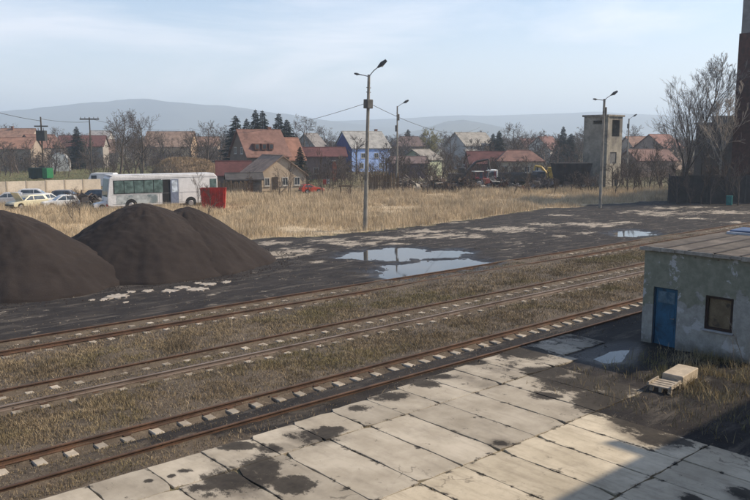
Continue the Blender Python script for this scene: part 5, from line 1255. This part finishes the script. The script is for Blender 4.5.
WILLOW.put('willow_tree', 'yellowish-green budding willow left of the steep-gabled house', 'tree', P(433, 215), ZY(131, 215), 0, None, 1.1)
for px, yt, D, lab, ws, v in [(236, 115, 146, 'spruce left of the tiled house gable', 1.0, 1), (256, 109, 158, 'tallest spruce behind the tiled roof', .9, 0), (263, 110, 160, 'spruce just right of the tallest one', .9, 1), (279, 113, 162, 'spruce above the right part of the tiled roof', 1.1, 0),
        (287, 119, 164, 'low spruce at the right end of the tiled ridge', 1.0, 1), (247, 118, 155, 'low spruce at the left end of the tiled ridge', 1.0, 0), (300, 146, 126, 'small spruce in front of the tiled house wing', .9, 1), (77, 126, 205, 'spruce left of the crimson roof', 1.1, 0), (408, 129, 240, 'spruce above the brown hipped house', 1.0, 1),
        (499, 130, 200, 'spruce right of the steep-gabled house', 1.1, 0), (493, 133, 202, 'smaller spruce beside the steep-gabled house', 1.0, 1), (563, 126, 205, 'spruce right of the white gable', 1.0, 0), (571, 133, 200, 'broad spruce left of the derelict tower', 1.3, 1)]:
    put_con(lab, px, yt, D, ws, v)
SH_ = [(322, 150, 97, 'tall thin bare shrub left of the nearest lamp post'), (308, 168, 98, 'bare shrub before the red car'), (278, 168, 100, 'bare bush before the beige gable'), (288, 163, 101, 'taller bare bush before the beige gable'),
 (196, 172, 76, 'thin bare shrub before the red skip'), (205, 185, 72, 'low bare shrub beside the broad cinder pile'), (76, 188, 70, 'bare shrub between the two largest cinder piles'), (68, 192, 68, 'low bare shrub near the left cinder pile'), (245, 172, 99, 'bare bush left of the brown-roofed house'),
 (428, 165, 106, 'bare bush left of the rusty scrap heap'), (450, 160, 108, 'bare bush right of the rusty scrap heap'), (470, 172, 104, 'low bare bush below the excavator boom'), (516, 178, 104, 'low bare bush below the lorries'), (385, 178, 102, 'bare bush in front of the brown board fence'),
 (630, 152, 108, 'bare bush at the foot of the derelict tower'), (641, 150, 112, 'dense bare bush right of the derelict tower'), (652, 146, 114, 'tall bare bush before the low red-roofed house'), (663, 148, 110, 'bare bush left of the dark wall'), (618, 165, 104, 'low bare bush beside the tower wall'),
 (680, 165, 87.5, 'bare bush before the left part of the dark wall'), (694, 172, 86.5, 'low bare bush at the trunk of the tallest tree'), (714, 165, 87, 'bare bush before the middle of the dark wall'), (742, 160, 86, 'bare bush at the right edge before the brick tower'), (672, 158, 96, 'bare bush at the left end of the dark wall'), (705, 148, 88, 'bare bush right of the tallest tree trunk'), (730, 150, 88, 'bare bush at the foot of the brick tower'), (590, 172, 106, 'bare bush left of the tower base'), (556, 180, 104, 'low bare bush before the wagon'),
 (170, 146, 150, 'dark bushy shrub behind the straw mound'), (182, 146, 148, 'second dark bushy shrub behind the straw mound'), (112, 165, 125, 'low bare bush left of the bus roof'), (349, 182, 96, 'low bare bush by the timber rack'), (405, 172, 103, 'bare bush right of the thin lamp post')]
for i, (px, yt, D, lab) in enumerate(SH_): SHRUB[i % 3].put('bare_shrub', lab, 'shrub', P(px, D), ZY(yt, D), rnd.uniform(0, 6), 'bare shrubs', 1.0 if i not in (0, 4) else .55)
for i, (px, py, H, lx, lab) in enumerate([(744, 366, 1.75, -.22, 'pale leaning sapling at the right end of the shed wall'), (738, 372, 1.3, -.4, 'second pale sapling leaning left by the shed'), (748, 372, 1.5, .1, 'pale sapling at the right edge')]):
    g0 = gnd(px, py); o = SAP.put('sapling', lab, 'sapling', g0, H, i * 2.0, 'saplings by the shed'); o.rotation_euler = (0, lx, i * 2.0)
    o.rotation_euler = (Matrix.Rotation(lx, 3, HF) @ Matrix.Rotation(i * 2.0, 3, 'Z')).to_euler()
# ---- the far wood and hedges: one brown mass of bare trees along the horizon
def wood(lab, entries, seed):
    r = np.random.default_rng(seed); VV = []; FF = []; off = 0; parts = []
    protos = []
    for i in range(3):
        big, fine = grow_tree(101 + i, H=8, trunk_r=.22, spread=.95, nlimb=9, levels=2, upward=.6, base=.2, twig=.05, wig=.15, kids=(8,)); protos.append(tubes(big + fine, 3))
    for px, D, H in entries:
        V, F = protos[r.integers(3)]; a = r.uniform(0, 6.28); c = P(px, D); q = H / 8; w_ = q * r.uniform(.9, 1.4)
        X = V[:, 0] * math.cos(a) - V[:, 1] * math.sin(a); Y = V[:, 0] * math.sin(a) + V[:, 1] * math.cos(a)
        VV.append(np.stack([c.x + X * w_, c.y + Y * w_, V[:, 2] * q - .1], 1)); FF.append(F + off); off += len(V)
    tag(link('far_wood', npmesh('far_wood', np.concatenate(VV), np.concatenate(FF), TWIG)), lab, 'wood', kind='stuff')
ent = []
for k in range(1300):
    D = rnd.uniform(165, 640); ent.append((rnd.uniform(-40, 790), D, rnd.uniform(4.5, 8.5) * (1.0 if D < 300 else 1.3)))
wood('distant mass of bare brown trees along the horizon behind the village', ent, 5)
ent = [(rnd.uniform(-20, 760), rnd.uniform(150, 240), rnd.uniform(2, 4.5)) for k in range(380)] + [(rnd.uniform(610, 700), rnd.uniform(104, 130), rnd.uniform(2, 4)) for k in range(34)] + [(rnd.uniform(300, 610), rnd.uniform(106, 150), rnd.uniform(1.2, 3.2)) for k in range(110)]
for px, D, wpx in FRONT: ent += [(px + rnd.uniform(-.62, .62) * wpx, D - rnd.uniform(7, 16), rnd.uniform(2.2, 4.8) * (.75 if px in (362,) else 1)) for k in range(14)]
wood('low brown scrub and hedges between the village houses', ent, 6)

# ================================================================== HAZE
hm = bpy.data.materials.new('haze_air'); hm.use_nodes = True; q = hm.node_tree; q.nodes.clear()
o_ = q.nodes.new('ShaderNodeOutputMaterial'); pv = q.nodes.new('ShaderNodeVolumePrincipled'); q.links.new(pv.outputs[0], o_.inputs['Volume'])
pv.inputs['Color'].default_value = (.70, .84, 1.0, 1); pv.inputs['Density'].default_value = .00043; pv.inputs['Anisotropy'].default_value = .2
hb_ = MB().box(-6200, 6200, -6200, 6200, -8, 225).build('haze', hm); tag(hb_, 'pale blue haze in the air over the plain', kind='stuff')
